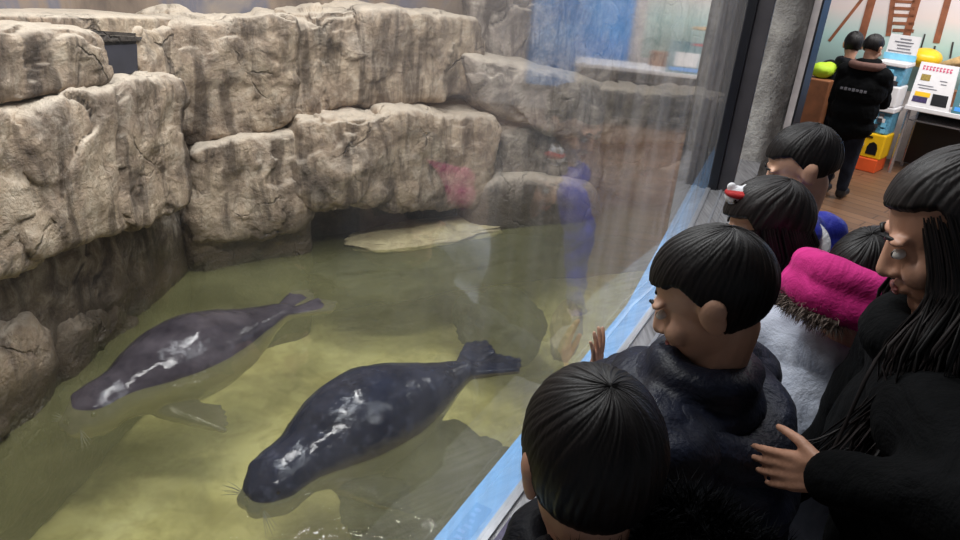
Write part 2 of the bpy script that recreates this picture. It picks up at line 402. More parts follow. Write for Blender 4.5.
# ------------------------------------------------------------------ rocks
def fbm(p, o=5): return noise.fractal(p, 1.0, 2.0, o)
def smooth(a, b, x): t = min(1, max(0, (x-a)/(b-a))); return t*t*(3-2*t)
def rock(bm_unused, F4, back, res=44, expo=5.0, amp=.05, seed=0, crack=.06, zmin=None):
    """rounded block: F4 = front TL,TR,BR,BL; back = vector to its rear"""
    bm = bmesh.new(); cav_shade = bm.verts.layers.float.new('cav_shade')
    TL, TR, BR, BL = F4; so = V((seed*7.3, seed*3.1, seed*5.7)); seen = {}
    cx = (TL+TR+BR+BL)/4 + back*.5
    size = ((TR-TL).length+(TL-BL).length)/2
    def vert(u, v, w):
        k = (round(u, 5), round(v, 5), round(w, 5))
        if k in seen: return seen[k]
        m = max(abs(u), abs(v), abs(w)); q = (abs(u)**expo+abs(v)**expo+abs(w)**expo)**(1/expo); f = 1.075*m/q
        a, b, c = (u*f+1)/2, (v*f+1)/2, (w*f+1)/2
        p = (BL*(1-a)+BR*a)*(1-b)+(TL*(1-a)+TR*a)*b + back*c
        n = (p-cx).normalized()
        q1 = p*1.5+so
        d = fbm(q1, 5)*amp*.75 + fbm(p*5+so, 4)*amp*.26
        # flat chips along a few cracks
        P = p*V((1, 1, .8)) if False else V((p.x*1.0, p.y*1.0, p.z*.8))
        dst = V((fbm(p*1.7+so, 3), fbm(p*1.9-so, 3), fbm(p*1.8+so*2, 3)))*.16
        ds, ps = noise.voronoi((P+dst)*2.1 + so)
        cvx = noise.cell_vector(ps[0]*13.7)-V((.5, .5, .5)); rel = (P+dst)*2.1+so-ps[0]
        d += amp*.55*max(-.6, min(.6, cvx.dot(rel)*1.6)) + amp*.35*(cvx.x)
        g = ds[1]-ds[0]; cr_ = (1-smooth(0.0, .05, g))*smooth(-.05, .35, noise.noise(p*1.3+so*1.7))
        ds2, ps2 = noise.voronoi((P+dst*1.5)*6.0 + so); cv2 = noise.cell_vector(ps2[0]*11.1)-V((.5, .5, .5)); rel2 = (P+dst*1.5)*6.0+so-ps2[0]
        d += amp*.30*max(-.6, min(.6, cv2.dot(rel2)*1.6))
        dd = d - crack*.5*cr_
        vv = bm.verts.new(p + n*dd); vv[cav_shade] = max(0.0, min(1.0, 1-.95*cr_ - .5*max(0, -fbm(p*4+so, 4)-.25)))
        seen[k] = vv; return vv
    def face(fn):
        for i in range(res):
            for j in range(res):
                a0, a1 = -1+2*i/res, -1+2*(i+1)/res; b0, b1 = -1+2*j/res, -1+2*(j+1)/res
                try: bm.faces.new((vert(*fn(a0, b0)), vert(*fn(a1, b0)), vert(*fn(a1, b1)), vert(*fn(a0, b1))))
                except ValueError: pass
    face(lambda a, b: (a, b, -1)); face(lambda a, b: (a, 1, b)); face(lambda a, b: (-1, a, b)); face(lambda a, b: (1, a, b)); face(lambda a, b: (a, -1, b)); face(lambda a, b: (a, b, 1))
    return bm
rockwall = thing('rock_wall', 'tall tan artificial rock wall of stacked rounded blocks round the pool', 'rock wall')
NB = {PL: V((-1, .08, 0)), PM: V((-.58, .81, 0)), PE: V((-.38, .92, 0))}
rk = 0
def block(pl, px, off, depth, mat=ROCK, res=44, zb=None, name='rock_block', **kw):
    global rk; rk += 1
    pts = [atv(x, y, pl[0], pl[1], off) for x, y in px]
    if zb is not None:
        pts[2] = V((pts[2].x, pts[2].y, zb)); pts[3] = V((pts[3].x, pts[3].y, zb))
    if pl is not PE: depth = min(depth, .46)
    bm = rock(None, pts, NB[pl].normalized()*depth, res=res, seed=rk, **kw)
    return obj(name, bm, mat, rockwall, smooth=True)
# lower wet courses, in the shade of the overhang
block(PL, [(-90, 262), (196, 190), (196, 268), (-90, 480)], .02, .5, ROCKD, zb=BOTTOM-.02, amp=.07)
block(PM, [(186, 226), (312, 206), (310, 256), (188, 268)], .16, .6, ROCK, zb=BOTTOM-.02, amp=.06, expo=8)
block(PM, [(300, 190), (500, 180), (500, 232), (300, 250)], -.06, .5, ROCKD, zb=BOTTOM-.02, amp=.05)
block(PE, [(470, 165), (720, 190), (720, 230), (470, 222)], .05, .5, ROCKG, zb=BOTTOM-.02, amp=.05)
# middle courses
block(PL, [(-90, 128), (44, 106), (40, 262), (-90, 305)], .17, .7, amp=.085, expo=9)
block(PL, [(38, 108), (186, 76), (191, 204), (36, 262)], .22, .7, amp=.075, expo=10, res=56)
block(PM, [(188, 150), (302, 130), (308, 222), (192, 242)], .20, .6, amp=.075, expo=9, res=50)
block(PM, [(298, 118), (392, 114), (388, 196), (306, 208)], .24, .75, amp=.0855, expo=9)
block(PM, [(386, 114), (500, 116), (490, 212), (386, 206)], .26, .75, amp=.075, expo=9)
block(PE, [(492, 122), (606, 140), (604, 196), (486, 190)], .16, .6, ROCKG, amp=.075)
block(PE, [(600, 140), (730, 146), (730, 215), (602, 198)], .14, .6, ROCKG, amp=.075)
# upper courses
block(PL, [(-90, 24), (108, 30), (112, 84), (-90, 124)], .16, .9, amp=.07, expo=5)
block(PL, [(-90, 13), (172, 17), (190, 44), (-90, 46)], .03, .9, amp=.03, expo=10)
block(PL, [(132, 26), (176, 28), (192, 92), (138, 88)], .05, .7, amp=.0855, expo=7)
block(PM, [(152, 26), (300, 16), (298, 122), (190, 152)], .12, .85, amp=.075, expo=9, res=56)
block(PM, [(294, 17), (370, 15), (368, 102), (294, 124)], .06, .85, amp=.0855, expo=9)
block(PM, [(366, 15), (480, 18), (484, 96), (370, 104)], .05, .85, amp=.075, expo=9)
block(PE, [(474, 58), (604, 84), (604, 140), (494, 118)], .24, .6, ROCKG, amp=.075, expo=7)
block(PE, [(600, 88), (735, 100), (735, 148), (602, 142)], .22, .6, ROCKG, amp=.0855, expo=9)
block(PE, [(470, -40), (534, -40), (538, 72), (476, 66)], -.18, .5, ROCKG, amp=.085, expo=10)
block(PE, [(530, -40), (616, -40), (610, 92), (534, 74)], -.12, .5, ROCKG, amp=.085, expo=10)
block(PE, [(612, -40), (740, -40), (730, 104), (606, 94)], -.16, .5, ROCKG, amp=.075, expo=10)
# small ledges by the water
block(PL, [(-70, 345), (40, 318), (66, 366), (-70, 425)], .06, .4, ROCK, zb=-.3, res=40, amp=.09, expo=5)
block(PL, [(60, 322), (130, 290), (135, 312), (60, 366)], .06, .3, ROCK, zb=-.3, res=30, amp=.08, expo=5)
block(PE, [(478, 178), (604, 186), (606, 206), (476, 204)], .32, .4, ROCKG, zb=-.1, res=30, amp=.04, expo=5)
# dark opening in the rock beside the top boulder
hq = [atv(x, y, PL[0], PL[1], .065) for x, y in ((94, 46), (137, 44), (138, 72), (105, 79))]
hb = V((-1, .08, 0))*.03
bm = bmesh.new(); slab(bm, hq, hb); ho = obj('drain_opening', bm, plain('dark_hole', srgb(46, 45, 54), .9, 8, .3), rockwall); ho['label'] = 'dark square drain opening'
lq = [atv(x, y, PL[0], PL[1], .075) for x, y in ((88, 30), (146, 34), (142, 44), (90, 46))]
bm = bmesh.new(); slab(bm, lq, hb*4); bmesh.ops.bevel(bm, geom=bm.edges[:], offset=.015, segments=2, affect='EDGES'); obj('opening_lintel', bm, ROCK, rockwall)
# low slab and sunken rocks
def boulder(name, px, z, rx, ry, rz, rot, mat, label, seed, amp=.12):
    c = atz(px[0], px[1], z); bm = bmesh.new(); bmesh.ops.create_icosphere(bm, subdivisions=5, radius=1)
    cav_shade = bm.verts.layers.float.new('cav_shade'); R = Matrix.Rotation(rot, 3, 'Z'); so = V((seed*3.7, seed, seed*2.2))
    for v in bm.verts:
        n = v.co.copy(); f = 1+fbm(n*1.2+so, 5)*amp*2.2+fbm(n*4+so, 3)*amp*.5; v[cav_shade] = .8
        if abs(n.z) > .0: n.z = math.copysign(abs(n.z)**.7, n.z)
        v.co = c + R @ V((n.x*rx*f, n.y*ry*f, n.z*rz*f))
    o = obj(name, bm, mat, None, True); tag(o, label, 'rock'); return o
def sunk_mat(name, a, b):
    t = NT(name); p = t.pos(); n_ = t.noise(8, 6, .65, p, .5)
    return t.done(t.bsdf(t.ramp(n_, [(.3, a), (.7, b)]), .7, t.bump(n_, .7, .04)))
SK = sunk_mat('sunken_dark_rock', srgb(22, 24, 22), srgb(62, 64, 54)); SP = sunk_mat('pale_algae_rock', srgb(136, 124, 92), srgb(190, 178, 138)); SB = sunk_mat('brown_algae_rock', srgb(64, 60, 40), srgb(112, 104, 72))
boulder('flat_rock_shelf', (430, 232), .10, .62, .20, .045, math.radians(30), SP, 'pale flat rock shelf just breaking the water below the back rock wall', 3, .10)
boulder('sunken_rock', (498, 322), -.13, .25, .30, .17, .4, SK, 'dark round sunken rock in the pool behind the nearer seal', 8)
boulder('sunken_rock', (566, 330), .0, .09, .24, .10, -.2, SP, 'small pale sunken rock between the dark round rock and the glass', 11)
boulder('sunken_rock', (440, 262), -.05, .85, .30, .12, math.radians(32), SK, 'long dark sunken ledge standing in for dark reflections in front of the pale flat shelf', 14)  # dark body stands in for the dark reflections below the back rocks
boulder('sunken_rock', (130, 300), -.04, .22, .9, .15, -.1, SK, 'dark sunken ledge along the foot of the left rock wall', 17)
boulder('sunken_rock', (440, 490), -.18, .42, .34, .16, .5, SK, 'dark sunken rock standing in for the shadow below the nearer seal', 19)  # dark body stands in for the shadow under the nearer seal

# ------------------------------------------------------------------ seals
def seal(name, label, head, tail, mat, bend, R, zc, seed, TL_=.05):
    head = V(head); tail = V(tail); L = (tail-head).length; t = (tail-head)/L; n = V((t.y, -t.x, 0)); up = V((0, 0, 1))
    root = thing(name, label, 'seal', (head+tail)/2)
    prof = [(0, .20), (.012, .30), (.035, .40), (.06, .46), (.085, .53), (.12, .55), (.16, .54), (.21, .57), (.27, .70), (.34, .84), (.42, .95), (.5, 1.0), (.58, .98), (.66, .89), (.74, .74), (.82, .55), (.89, .38), (.95, .27), (1.0, .2)]
    def spine(s): return head + t*(L*s) + n*(bend*math.sin(math.pi*s)) + up*(zc - .015*(1-smooth(0, .3, s)) + TL_*smooth(.7, 1, s))
    bm = bmesh.new(); seg = 28; rings = []
    for s, r in prof:
        c = spine(s); rr = r*R
        rings.append([bm.verts.new(c + n*(rr*1.05*math.cos(q)) + up*(rr*.92*math.sin(q))) for q in [2*math.pi*j/seg for j in range(seg)]])
    for i in range(len(rings)-1):
        for j in range(seg): bm.faces.new((rings[i][j], rings[i][(j+1) % seg], rings[i+1][(j+1) % seg], rings[i+1][j]))
    bm.faces.new(rings[0]); bm.faces.new(rings[-1][::-1])
    # muzzle pads, brow
    for sg in (-1, 1):
        ell(bm, spine(.012)+n*sg*R*.13-up*R*.05, R*.19, R*.19, R*.17)
        ell(bm, spine(.075)+n*sg*R*.25+up*R*.28, R*.17, R*.17, R*.13)
        # hind flippers, spread like a fan
        a = spine(.96)+n*sg*R*.12; d = (t+n*sg*.28-up*.05).normalized(); s2 = up.cross(d).normalized()
        for k in range(5):
            e = (d + s2*(k-2)*.14).normalized(); cap(bm, a, R*.12, a+e*R*(1.35-.12*abs(k-2)), R*.085)
        # fore flippers
        a = spine(.30)+n*sg*R*.62-up*R*.42; d = (t*.75+n*sg*.75-up*.25).normalized(); s2 = up.cross(d).normalized()
        for k in range(5):
            e = (d + s2*(k-2)*.16).normalized(); cap(bm, a, R*.20, a+e*R*(1.35-.1*k*.5), R*.07)
    bd = blob('body', bm, .011, 6, mat, root, disp=lambda p, q: .004*fbm(p*9, 3))
    for sg in (-1, 1):
        bm = bmesh.new(); ell(bm, spine(.062)+n*sg*R*.36+up*R*.22, .013, .013, .013); obj('eye', bm, M['iris'], root, True)
    bm = bmesh.new()
    for sg in (-1, 1): ell(bm, spine(-.004)+n*sg*R*.055+up*R*.09, .008, .008, .011, sub=2)
    obj('nostrils', bm, M['iris'], root, True)
    for sg in (-1, 1):
        bm = bmesh.new()
        for k in range(6):
            a = spine(.014)+n*sg*R*.24+up*R*(-.06+.03*(k % 3)); d = (n*sg - t*(.5-.25*k/3) + up*(-.15+.12*(k % 3))).normalized()
            tube(bm, [a, a+d*.05, a+d*.1-up*.012], [.0016, .0012, .0006], 5)
        obj('whiskers', bm, M['greyprint'], root, True)
    return root
h1, t1 = atz(249, 497, WATER), atz(470, 372, WATER)
SEAL1 = seal('seal', 'dark navy wet seal floating nearer the glass with glints along its back', (h1.x, h1.y, 0), (t1.x, t1.y, 0), M['seal1'], -.07, .225, WATER-.015, 1, .035)
h2, t2 = atz(66, 412, WATER), atz(290, 309, WATER)
seal('seal', 'greyish brown wet seal swimming by the left rock wall', (h2.x, h2.y, 0), (t2.x, t2.y, 0), M['seal2'], -.06, .215, WATER-.055, 2, .05)

# ------------------------------------------------------------------ room shell
WD = V((-.735, .678, 0)); WN = V((-.678, -.735, 0)); TF = V((4.22, 7.30, 0))       # shop wall direction, its normal, foot of the counter
WP = TF - WN*.62
def onwall(x, y, off=0.0):
    d = ray(x, y); p0 = WP+WN*off; return CAM + d*((p0-CAM).dot(WN)/d.dot(WN))
bm = bmesh.new()
fl = [GA+N1*.20+V((0, -2.5, 0)), GA+N1*.2, GB+(N1+N2).normalized()*.2, GD+N2*.2, V((2.1, 9.6, 0)), V((9, 9.6, 0)), V((9, -2.7, 0))]
prism(bm, [(p.x, p.y) for p in fl], -.1, 0); struct(obj('floor', bm, M['woodfloor']))
bm = bmesh.new(); a = WP+WD*3.3; b = WP-WD*4.6
slab(bm, [V((a.x, a.y, 0)), V((b.x, b.y, 0)), V((b.x, b.y, 3.4)), V((a.x, a.y, 3.4))], -WN*.12); struct(obj('wall_shop', bm, M['trimwhite']))
def backw(name, p, q):
    t, n = dirn(V((*p, 0)), V((*q, 0))); bm = bmesh.new(); a = V((*p, 0)); b = V((*q, 0))
    slab(bm, [V((a.x, a.y, -.5)), V((b.x, b.y, -.5)), V((b.x, b.y, 3.4)), V((a.x, a.y, 3.4))], -n*.12); struct(obj(name, bm, M['backwall']))
backw('wall_left', (-2.16, -1.0), (-2.02, 3.95)); backw('wall_back', (-2.06, 3.88), (-.24, 5.22)); backw('wall_end', (-.26, 5.45), (2.3, 6.55))
bm = bmesh.new(); prism(bm, [(-3.2, -3), (9, -3), (9, 10), (-3.2, 10)], 3.4, 3.5); struct(obj('ceiling', bm, M['ceil']))
# mural on the shop wall
mu = thing('wall_mural', 'printed seascape mural with brown timber ladder and masts on the shop wall', 'mural', WP)
a = WP+WD*2.9+WN*.004; b = WP-WD*.95+WN*.004
bm = bmesh.new(); slab(bm, [V((a.x, a.y, .75)), V((b.x, b.y, .75)), V((b.x, b.y, 2.9)), V((a.x, a.y, 2.9))], -WN*.003); obj('printed_sea', bm, M['mural'], mu)
def paint(name, segs, mat, off):
    bm = bmesh.new()
    for (x0, y0, x1, y1, w0) in segs:
        p, q = onwall(x0, y0, off), onwall(x1, y1, off); d = (q-p).normalized(); s_ = d.cross(WN).normalized()*(w0*.0125/2)
        slab(bm, [p-s_, q-s_, q+s_, p+s_], -WN*.006)
    return obj(name, bm, mat, mu)
paint('painted_spar', [(866, -6, 829, 41, 2.6)], M['muralwood'], .010)
paint('painted_mast', [(874, -8, 860, 42, 6.5)], M['muralwood'], .012)
paint('painted_mast', [(950, -8, 936, 43, 5)], M['muralwood'], .010)
paint('painted_ladder', [(894, -8, 888, 36, 4), (919, -8, 906, 37, 6)] + [(893-.12*k, y, 915-.3*k, y+1, 2.4) for k, y in enumerate((1, 8, 15, 23, 30))], M['muralwood'], .011)
for q in ((925, 34, 921, 48, 1.2), (953, 42, 950, 58, 1.4), (935, 46, 933, 54, 1.4), (911, 30, 909, 38, 1.0)): paint('painted_post', [q], M['darkgrey'], .010)

# counter
def onfront(x, y, off=0.0):
    d = ray(x, y); p0 = TF+WN*off; return CAM + d*((p0-CAM).dot(WN)/d.dot(WN))
tl_ = onfront(903, 112); ztop = .70
cl = (tl_-TF).dot(WD)
ct = thing('display_table', 'white topped display table with chrome legs below the mural', 'table', TF)
bm = bmesh.new(); c = TF+WD*(cl-.9)-WN*.24+V((0, 0, ztop-.02)); box(bm, c, WD*.9, WN*.25, V((0, 0, .022)), .006); obj('tabletop', bm, M['white'], ct)
bm = bmesh.new(); box(bm, c-V((0, 0, .12)), WD*.86, WN*.20, V((0, 0, .008))); obj('undershelf', bm, M['chrome'], ct)
bm = bmesh.new(); box(bm, c-WN*.2-V((0, 0, .33)), WD*.86, WN*.008, V((0, 0, .30))); obj('back_panel', bm, M['black'], ct)
for s_, q in ((.86, .21), (-.86, .21), (.86, -.21), (-.86, -.21)):
    bm = bmesh.new(); p = c+WD*s_+WN*q; tube(bm, [V((p.x, p.y, 0)), V((p.x, p.y, ztop-.04))], .02, 12); obj('leg', bm, M['chrome'], ct)
# boards standing on the counter
def board(label, px, mat, base_off=.0):
    q = [onfront(x, y, base_off) for x, y in px]
    dz = ztop+.004-min(q[2].z, q[3].z)
    q = [p+V((0, 0, dz)) for p in q]; q[2].z = q[3].z = ztop+.003
    q[0] -= WN*.09; q[1] -= WN*.09
    t = thing('notice_board', label, 'sign', (q[2]+q[3])/2)
    bm = bmesh.new(); slab(bm, q, -WN*.02); obj('board', bm, mat, t)
    def on(u, v): return q[0]*(1-u)*(1-v)+q[1]*u*(1-v)+q[2]*u*v+q[3]*(1-u)*v + WN*.003
    return t, on
def patch(t, on, name, u0, u1, v0, v1, mat, lift=.0):
    bm = bmesh.new(); slab(bm, [on(u0, v0)+WN*lift, on(u1, v0)+WN*lift, on(u1, v1)+WN*lift, on(u0, v1)+WN*lift], -WN*.002); return obj(name, bm, mat, t)
t, on = board('white notice board with a magenta title standing on the display table', ((917, 68), (955, 74), (947, 116), (905, 110)), M['white'])
bm = bmesh.new()
for k in range(9):
    u = .09+k*.088
    for (du, v0, v1, dw) in ((0, .07, .17, .022), (.03, .07, .095, .03), (.025, .13, .155, .03)):
        slab(bm, [on(u+du-dw*.5+.02, v0), on(u+du+dw*.5+.02, v0), on(u+du+dw*.5+.02, v1), on(u+du-dw*.5+.02, v1)], -WN*.002)
obj('title_print', bm, M['pink'], t)
patch(t, on, 'picture_print', .12, .36, .26, .40, plain('ochre_print', srgb(150, 128, 60), .5, 60, .4))
patch(t, on, 'yellow_print', .10, .48, .66, .76, M['yellow']); patch(t, on, 'purple_print', .08, .44, .77, .90, M['purple']); patch(t, on, 'black_print', .54, .92, .66, .92, M['black'])
bm = bmesh.new()
for (u0, u1, v0) in ((.66, .80, .42), (.10, .5, .5), (.15, .6, .56), (.62, .8, .35)):
    slab(bm, [on(u0, v0), on(u1, v0), on(u1, v0+.02), on(u0, v0+.02)], -WN*.002)
obj('text_lines', bm, M['greyprint'], t)
t, on = board('teal notice board beside the white notice board', ((958, 80), (1006, 88), (996, 123), (950, 115)), M['teal'])
patch(t, on, 'white_print', .14, .8, .34, .78, M['white']); patch(t, on, 'red_print', .05, .4, .03, .10, M['redcloth']); patch(t, on, 'blue_print', .05, .9, .82, .93, M['bluebanner'])
# yellow basket and rope heap behind the boards
p = onfront(925, 58, -.40); bm = bmesh.new(); ell(bm, (p.x, p.y, p.z), .16, .16, .10)
yb = blob('yellow_basin', bm, .012, 2, M['yellow'], None); tag(yb, 'round yellow basin behind the white notice board', 'basin')
p = onfront(905, 82, -.36); bm = bmesh.new()
q1_, q2_ = onfront(962, 66, -.38), onfront(1000, 74, -.38)
for k in range(9): tube(bm, [onfront(930+k*3, 74-k*.8, -.40), onfront(940+k*4, 64-k*.2, -.36), onfront(962+k*4, 57+k*1.0, -.38)], .016, 7)
tag(obj('rope_bundle', bm, M['tan'], None, True), 'bundle of tan rope lying behind the notice boards', 'rope')
# stand under basin and rope: long brown crate behind the boards
cz = V((0, 0, 1)); zc_ = p.z
bm = bmesh.new(); cc = TF+WD*(cl-.55)-WN*.42; box(bm, V((cc.x, cc.y, ztop+.08)), WD*.42, WN*.06, V((0, 0, .08)), .006); o = obj('wooden_crate', bm, M['brownwood']); tag(o, 'long brown wooden crate at the back of the display table', 'crate')

# capsule machines: two in a stack
def capsule_machine(label, pxc, z0, h, w_, d_, basemat, domemat, off):
    c = onfront(pxc[0], pxc[1], off); c = V((c.x, c.y, z0)); t = thing('capsule_machine', label, 'capsule machine', c, 'capsule toy machines stacked beside the table'); up = V((0, 0, 1))
    bm = bmesh.new(); box(bm, c+up*h*.24, WD*w_/2, WN*d_/2, up*h*.24, .015); bs = obj('base', bm, basemat, t)
    bm = bmesh.new(); box(bm, c+up*h*.70+WN*-.01, WD*w_*.46, WN*d_*.44, up*h*.23, .02); obj('capsule_window', bm, domemat, t)
    bm = bmesh.new(); box(bm, c+up*h*.95, WD*w_/2, WN*d_/2, up*h*.05, .01); obj('lid', bm, M['white'], t)
    fp = c+WN*(d_/2+.004)
    bm = bmesh.new(); pts = [(-.32, 0), (.32, 0), (.32, .5), (.22, .8), (0, .95), (-.22, .8), (-.32, .5)]
    slab(bm, [fp-WD*.05*w_/.3+WD*u*.16*w_/.3+up*(h*.08+v*h*.26) for u, v in pts], -WN*.01); obj('dispenser_hole', bm, M['black'], t)
    bm = bmesh.new(); q = fp+WD*w_*.26+up*h*.24; tube(bm, [q, q+WN*.02], .045*w_/.3, 20); kn = obj('coin_knob', bm, M['silver'], t, True)
    bm = bmesh.new(); q = fp+up*h*.41; box(bm, q, WD*.03, WN*.003, up*.008); obj('coin_slot', bm, M['black'], t)
    for k in range(16):
        bm = bmesh.new(); q = fp - WN*.012*(1+k % 2) + WD*random.uniform(-.36, .36)*w_ + up*h*random.uniform(.53, .84)
        box(bm, q, WD*.022, WN*.004, up*.020); obj('capsule_card', bm, (M['cyan'], M['white'], M['darkgrey'])[k % 3], t)
    return t
zz0 = .10
mc = onfront(870, 150, .05)
bm = bmesh.new(); cb = V((mc.x, mc.y, 0)); box(bm, cb+V((0, 0, .07)), WD*.14, WN*.15, V((0, 0, .07)), .01)
o = obj('machine_base_box', bm, M['orange']); tag(o, 'orange base box under the yellow capsule machine', 'base box')
capsule_machine('yellow capsule machine, lower one of the stack beside the table', (870, 150), .14, .53, .30, .28, M['yellow'], M['capblue'], .05)
capsule_machine('white capsule machine, upper one of the stack beside the table', (870, 150), .67, .43, .27, .28, M['white'], M['capblue'], .05)
# paper header standing on the upper machine
up = V((0, 0, 1)); hc_ = cb+up*1.102-WN*.04
t = thing('header_card', 'white and cyan header card standing on top of the white capsule machine', 'sign', hc_)
bm = bmesh.new(); box(bm, hc_+up*.12, WD*.14, WN*.004, up*.12); obj('card', bm, M['white'], t)
bm = bmesh.new(); box(bm, hc_+up*.035+WN*.006, WD*.15, WN*.002, up*.03); obj('cyan_print', bm, M['cyan'], t)
bm = bmesh.new()
for k in range(5): box(bm, hc_+up*(.085+.03*k)+WN*.006+WD*random.uniform(-.02, .02), WD*random.uniform(.05, .11), WN*.002, up*.005)
obj('text_lines', bm, M['greyprint'], t)

# black post at the end of the glass
pt = thing('corner_post', 'black metal post at the end of the glass beside the concrete pillar', 'post', (GC.x, GC.y, 0))
bm = bmesh.new(); p = GC+T2*.0+N2*.02; box(bm, p+V((0, 0, 1.7)), T2*.02, N2*.024, V((0, 0, 1.7)), .003); obj('black_edge', bm, M['black'], pt)
bm = bmesh.new(); p = GC+T2*.05+N2*.082; box(bm, p+V((0, 0, 1.7)), T2*.05, N2*.038, V((0, 0, 1.7)), .004); obj('post_cover', bm, M['darkgrey'], pt)
# concrete pillar
pc = atd(768, 60, 4.35)
pi_ = thing('concrete_pillar', 'rough grey concrete pillar behind the black post', 'pillar', (pc.x, pc.y, 0))
bm = bmesh.new(); seg = 40; rings = []
for i in range(70):
    z = 3.4*i/69
    rings.append([])
    for j in range(seg):
        q = 2*math.pi*j/seg; x, y = math.cos(q), math.sin(q); m = (abs(x)**4+abs(y)**4)**.25
        d = .172*(1/m)*(1+.09*fbm(V((x*.9, y*.9, z*1.6)), 4)+.02*fbm(V((x*5, y*5, z*9)), 3))
        rings[-1].append(bm.verts.new(V((pc.x, pc.y, z))+WD*x*d+WN*y*d))
for i in range(69):
    for j in range(seg): bm.faces.new((rings[i][j], rings[i][(j+1) % seg], rings[i+1][(j+1) % seg], rings[i+1][j]))
bm.faces.new(rings[0][::-1]); bm.faces.new(rings[-1]); obj('shaft', bm, M['concrete'], pi_, True)
bm = bmesh.new(); q = V((pc.x, pc.y, 1.7))-WD*.205-WN*.06; box(bm, q, WD*.022, WN*.05, V((0, 0, 1.7)), .004); obj('white_edge_trim', bm, M['trimwhite'], pi_)
bm = bmesh.new(); q = q-WD*.028; box(bm, q, WD*.006, WN*.052, V((0, 0, 1.7))); obj('black_edge_trim', bm, M['black'], pi_)

# blue display panel on the shop wall further right, seen in the glass
bm = bmesh.new(); a = WP-WD*1.1+WN*.03; b = WP-WD*2.3+WN*.03
slab(bm, [V((a.x, a.y, .3)), V((b.x, b.y, .3)), V((b.x, b.y, 2.8)), V((a.x, a.y, 2.8))], -WN*.02)
o = obj('blue_wall_panel', bm, M['bluebanner']); tag(o, 'tall plain blue panel on the shop wall right of the mural', 'panel')

# ------------------------------------------------------------------ people
def frame(f, up=V((0, 0, 1))):
    f = V(f).normalized(); r = f.cross(up).normalized(); u = r.cross(f); return f, r, u
def add_head(bm, c, f, r, u, s):
    E = lambda off, a, b, d: ell(bm, c + r*off[0]*s + f*off[1]*s + u*off[2]*s, a*s, b*s, d*s, r, f, u)
    E((0, -.008, .03), .074, .094, .086); E((0, .022, -.03), .061, .070, .092); E((0, .056, -.098), .034, .030, .024)
    E((0, .04, -.07), .052, .045, .04)
    cap(bm, c+f*.086*s+u*.008*s, .009*s, c+f*.104*s-u*.034*s, .0135*s)
    for g in (-1, 1):
        E((g*.013, .094, -.038), .009, .011, .008); E((g*.038, .064, -.035), .026, .024, .026)
        E((g*.030, .080, .020), .026, .014, .008)
        E((g*.076, -.008, -.008), .010, .022, .034); E((g*.080, -.016, .004), .010, .020, .022)
    E((0, .086, -.066), .024, .014, .012)
def face_parts(root, c, f, r, u, s):
    for g in (-1, 1):
        p = c + f*.0835*s + r*g*.030*s - u*.002*s
        bm = bmesh.new(); ell(bm, p, .0125*s, .010*s, .0075*s, r, f, u); e = obj('eye', bm, M['eyew'], root, True)
        bm = bmesh.new(); ell(bm, p+f*.0055*s, .0062*s, .0055*s, .0062*s, r, f, u); obj('iris', bm, M['iris'], e, True)
        bm = bmesh.new(); tube(bm, [c+r*g*.016*s+f*.0945*s+u*.021*s, c+r*g*.03*s+f*.093*s+u*.027*s, c+r*g*.048*s+f*.080*s+u*.021*s], [.003*s, .0036*s, .002*s], 6); obj('eyebrow', bm, M['hair'], root, True)
    bm = bmesh.new(); ell(bm, c+f*.097*s-u*.0635*s, .021*s, .006*s, .0042*s, r, f, u); ell(bm, c+f*.0965*s-u*.071*s, .017*s, .006*s, .0045*s, r, f, u); obj('lips', bm, M['lip'], root, True)
def add_hand(bm, w, fd, pn, side, s, curl=.35, spread=.10, thumb_out=.8):
    """wrist, finger direction, palm normal (away from the back of the hand), side = thumb direction"""
    fd = V(fd).normalized(); side = (V(side)-fd*V(side).dot(fd)).normalized(); pn = fd.cross(side); pn = pn if pn.dot(V(pn)) > 0 else -pn
    return fd, side
def hand(bm, w, fd, th, pn, s, curl=.3, spread=.12, tout=.75):
    fd = V(fd).normalized(); th = V(th); th = (th-fd*th.dot(fd)).normalized(); pn = V(pn); n = fd.cross(th); n = n if n.dot(pn) > 0 else -n
    w = V(w)
    for k in range(4):       # palm
        o = (1.5-k)*.0185*s
        cap(bm, w+fd*.012*s+th*o*.7, .0135*s, w+fd*.078*s+th*o, .0115*s)
    cap(bm, w+fd*.018*s+th*.022*s, .016*s, w+fd*.05*s+th*.018*s, .014*s)
    Ls = (.072, .080, .075, .058)
    for k in range(4):
        o = (1.5-k)*.0195*s; a = w+fd*.084*s+th*o; d = (fd+th*(1.5-k)*spread).normalized(); L = Ls[k]*s; cc = curl*(1+.15*k); seg = [.45, .32, .23]; rr = [.0092, .0082, .0074, .0062]
        ang = 0.0
        for i, q in enumerate(seg):
            ang += cc*(.5 if i == 0 else .8); e = d*math.cos(ang)+n*math.sin(ang); b = a+e*L*q
            cap(bm, a, rr[i]*s*(1 if k < 3 else .9), b, rr[i+1]*s*(1 if k < 3 else .9)); a = b
    a = w+fd*.026*s+th*.030*s; d = (fd*(1-tout*.45)+th*tout+n*.18).normalized(); b = a+d*.036*s; cap(bm, a, .0125*s, b, .0105*s)
    d2 = (d*.8+fd*.45+n*.1).normalized(); c = b+d2*.030*s; cap(bm, b, .0105*s, c, .009*s); cap(bm, c, .009*s, c+(d2*.9+fd*.2).normalized()*.021*s, .0075*s)
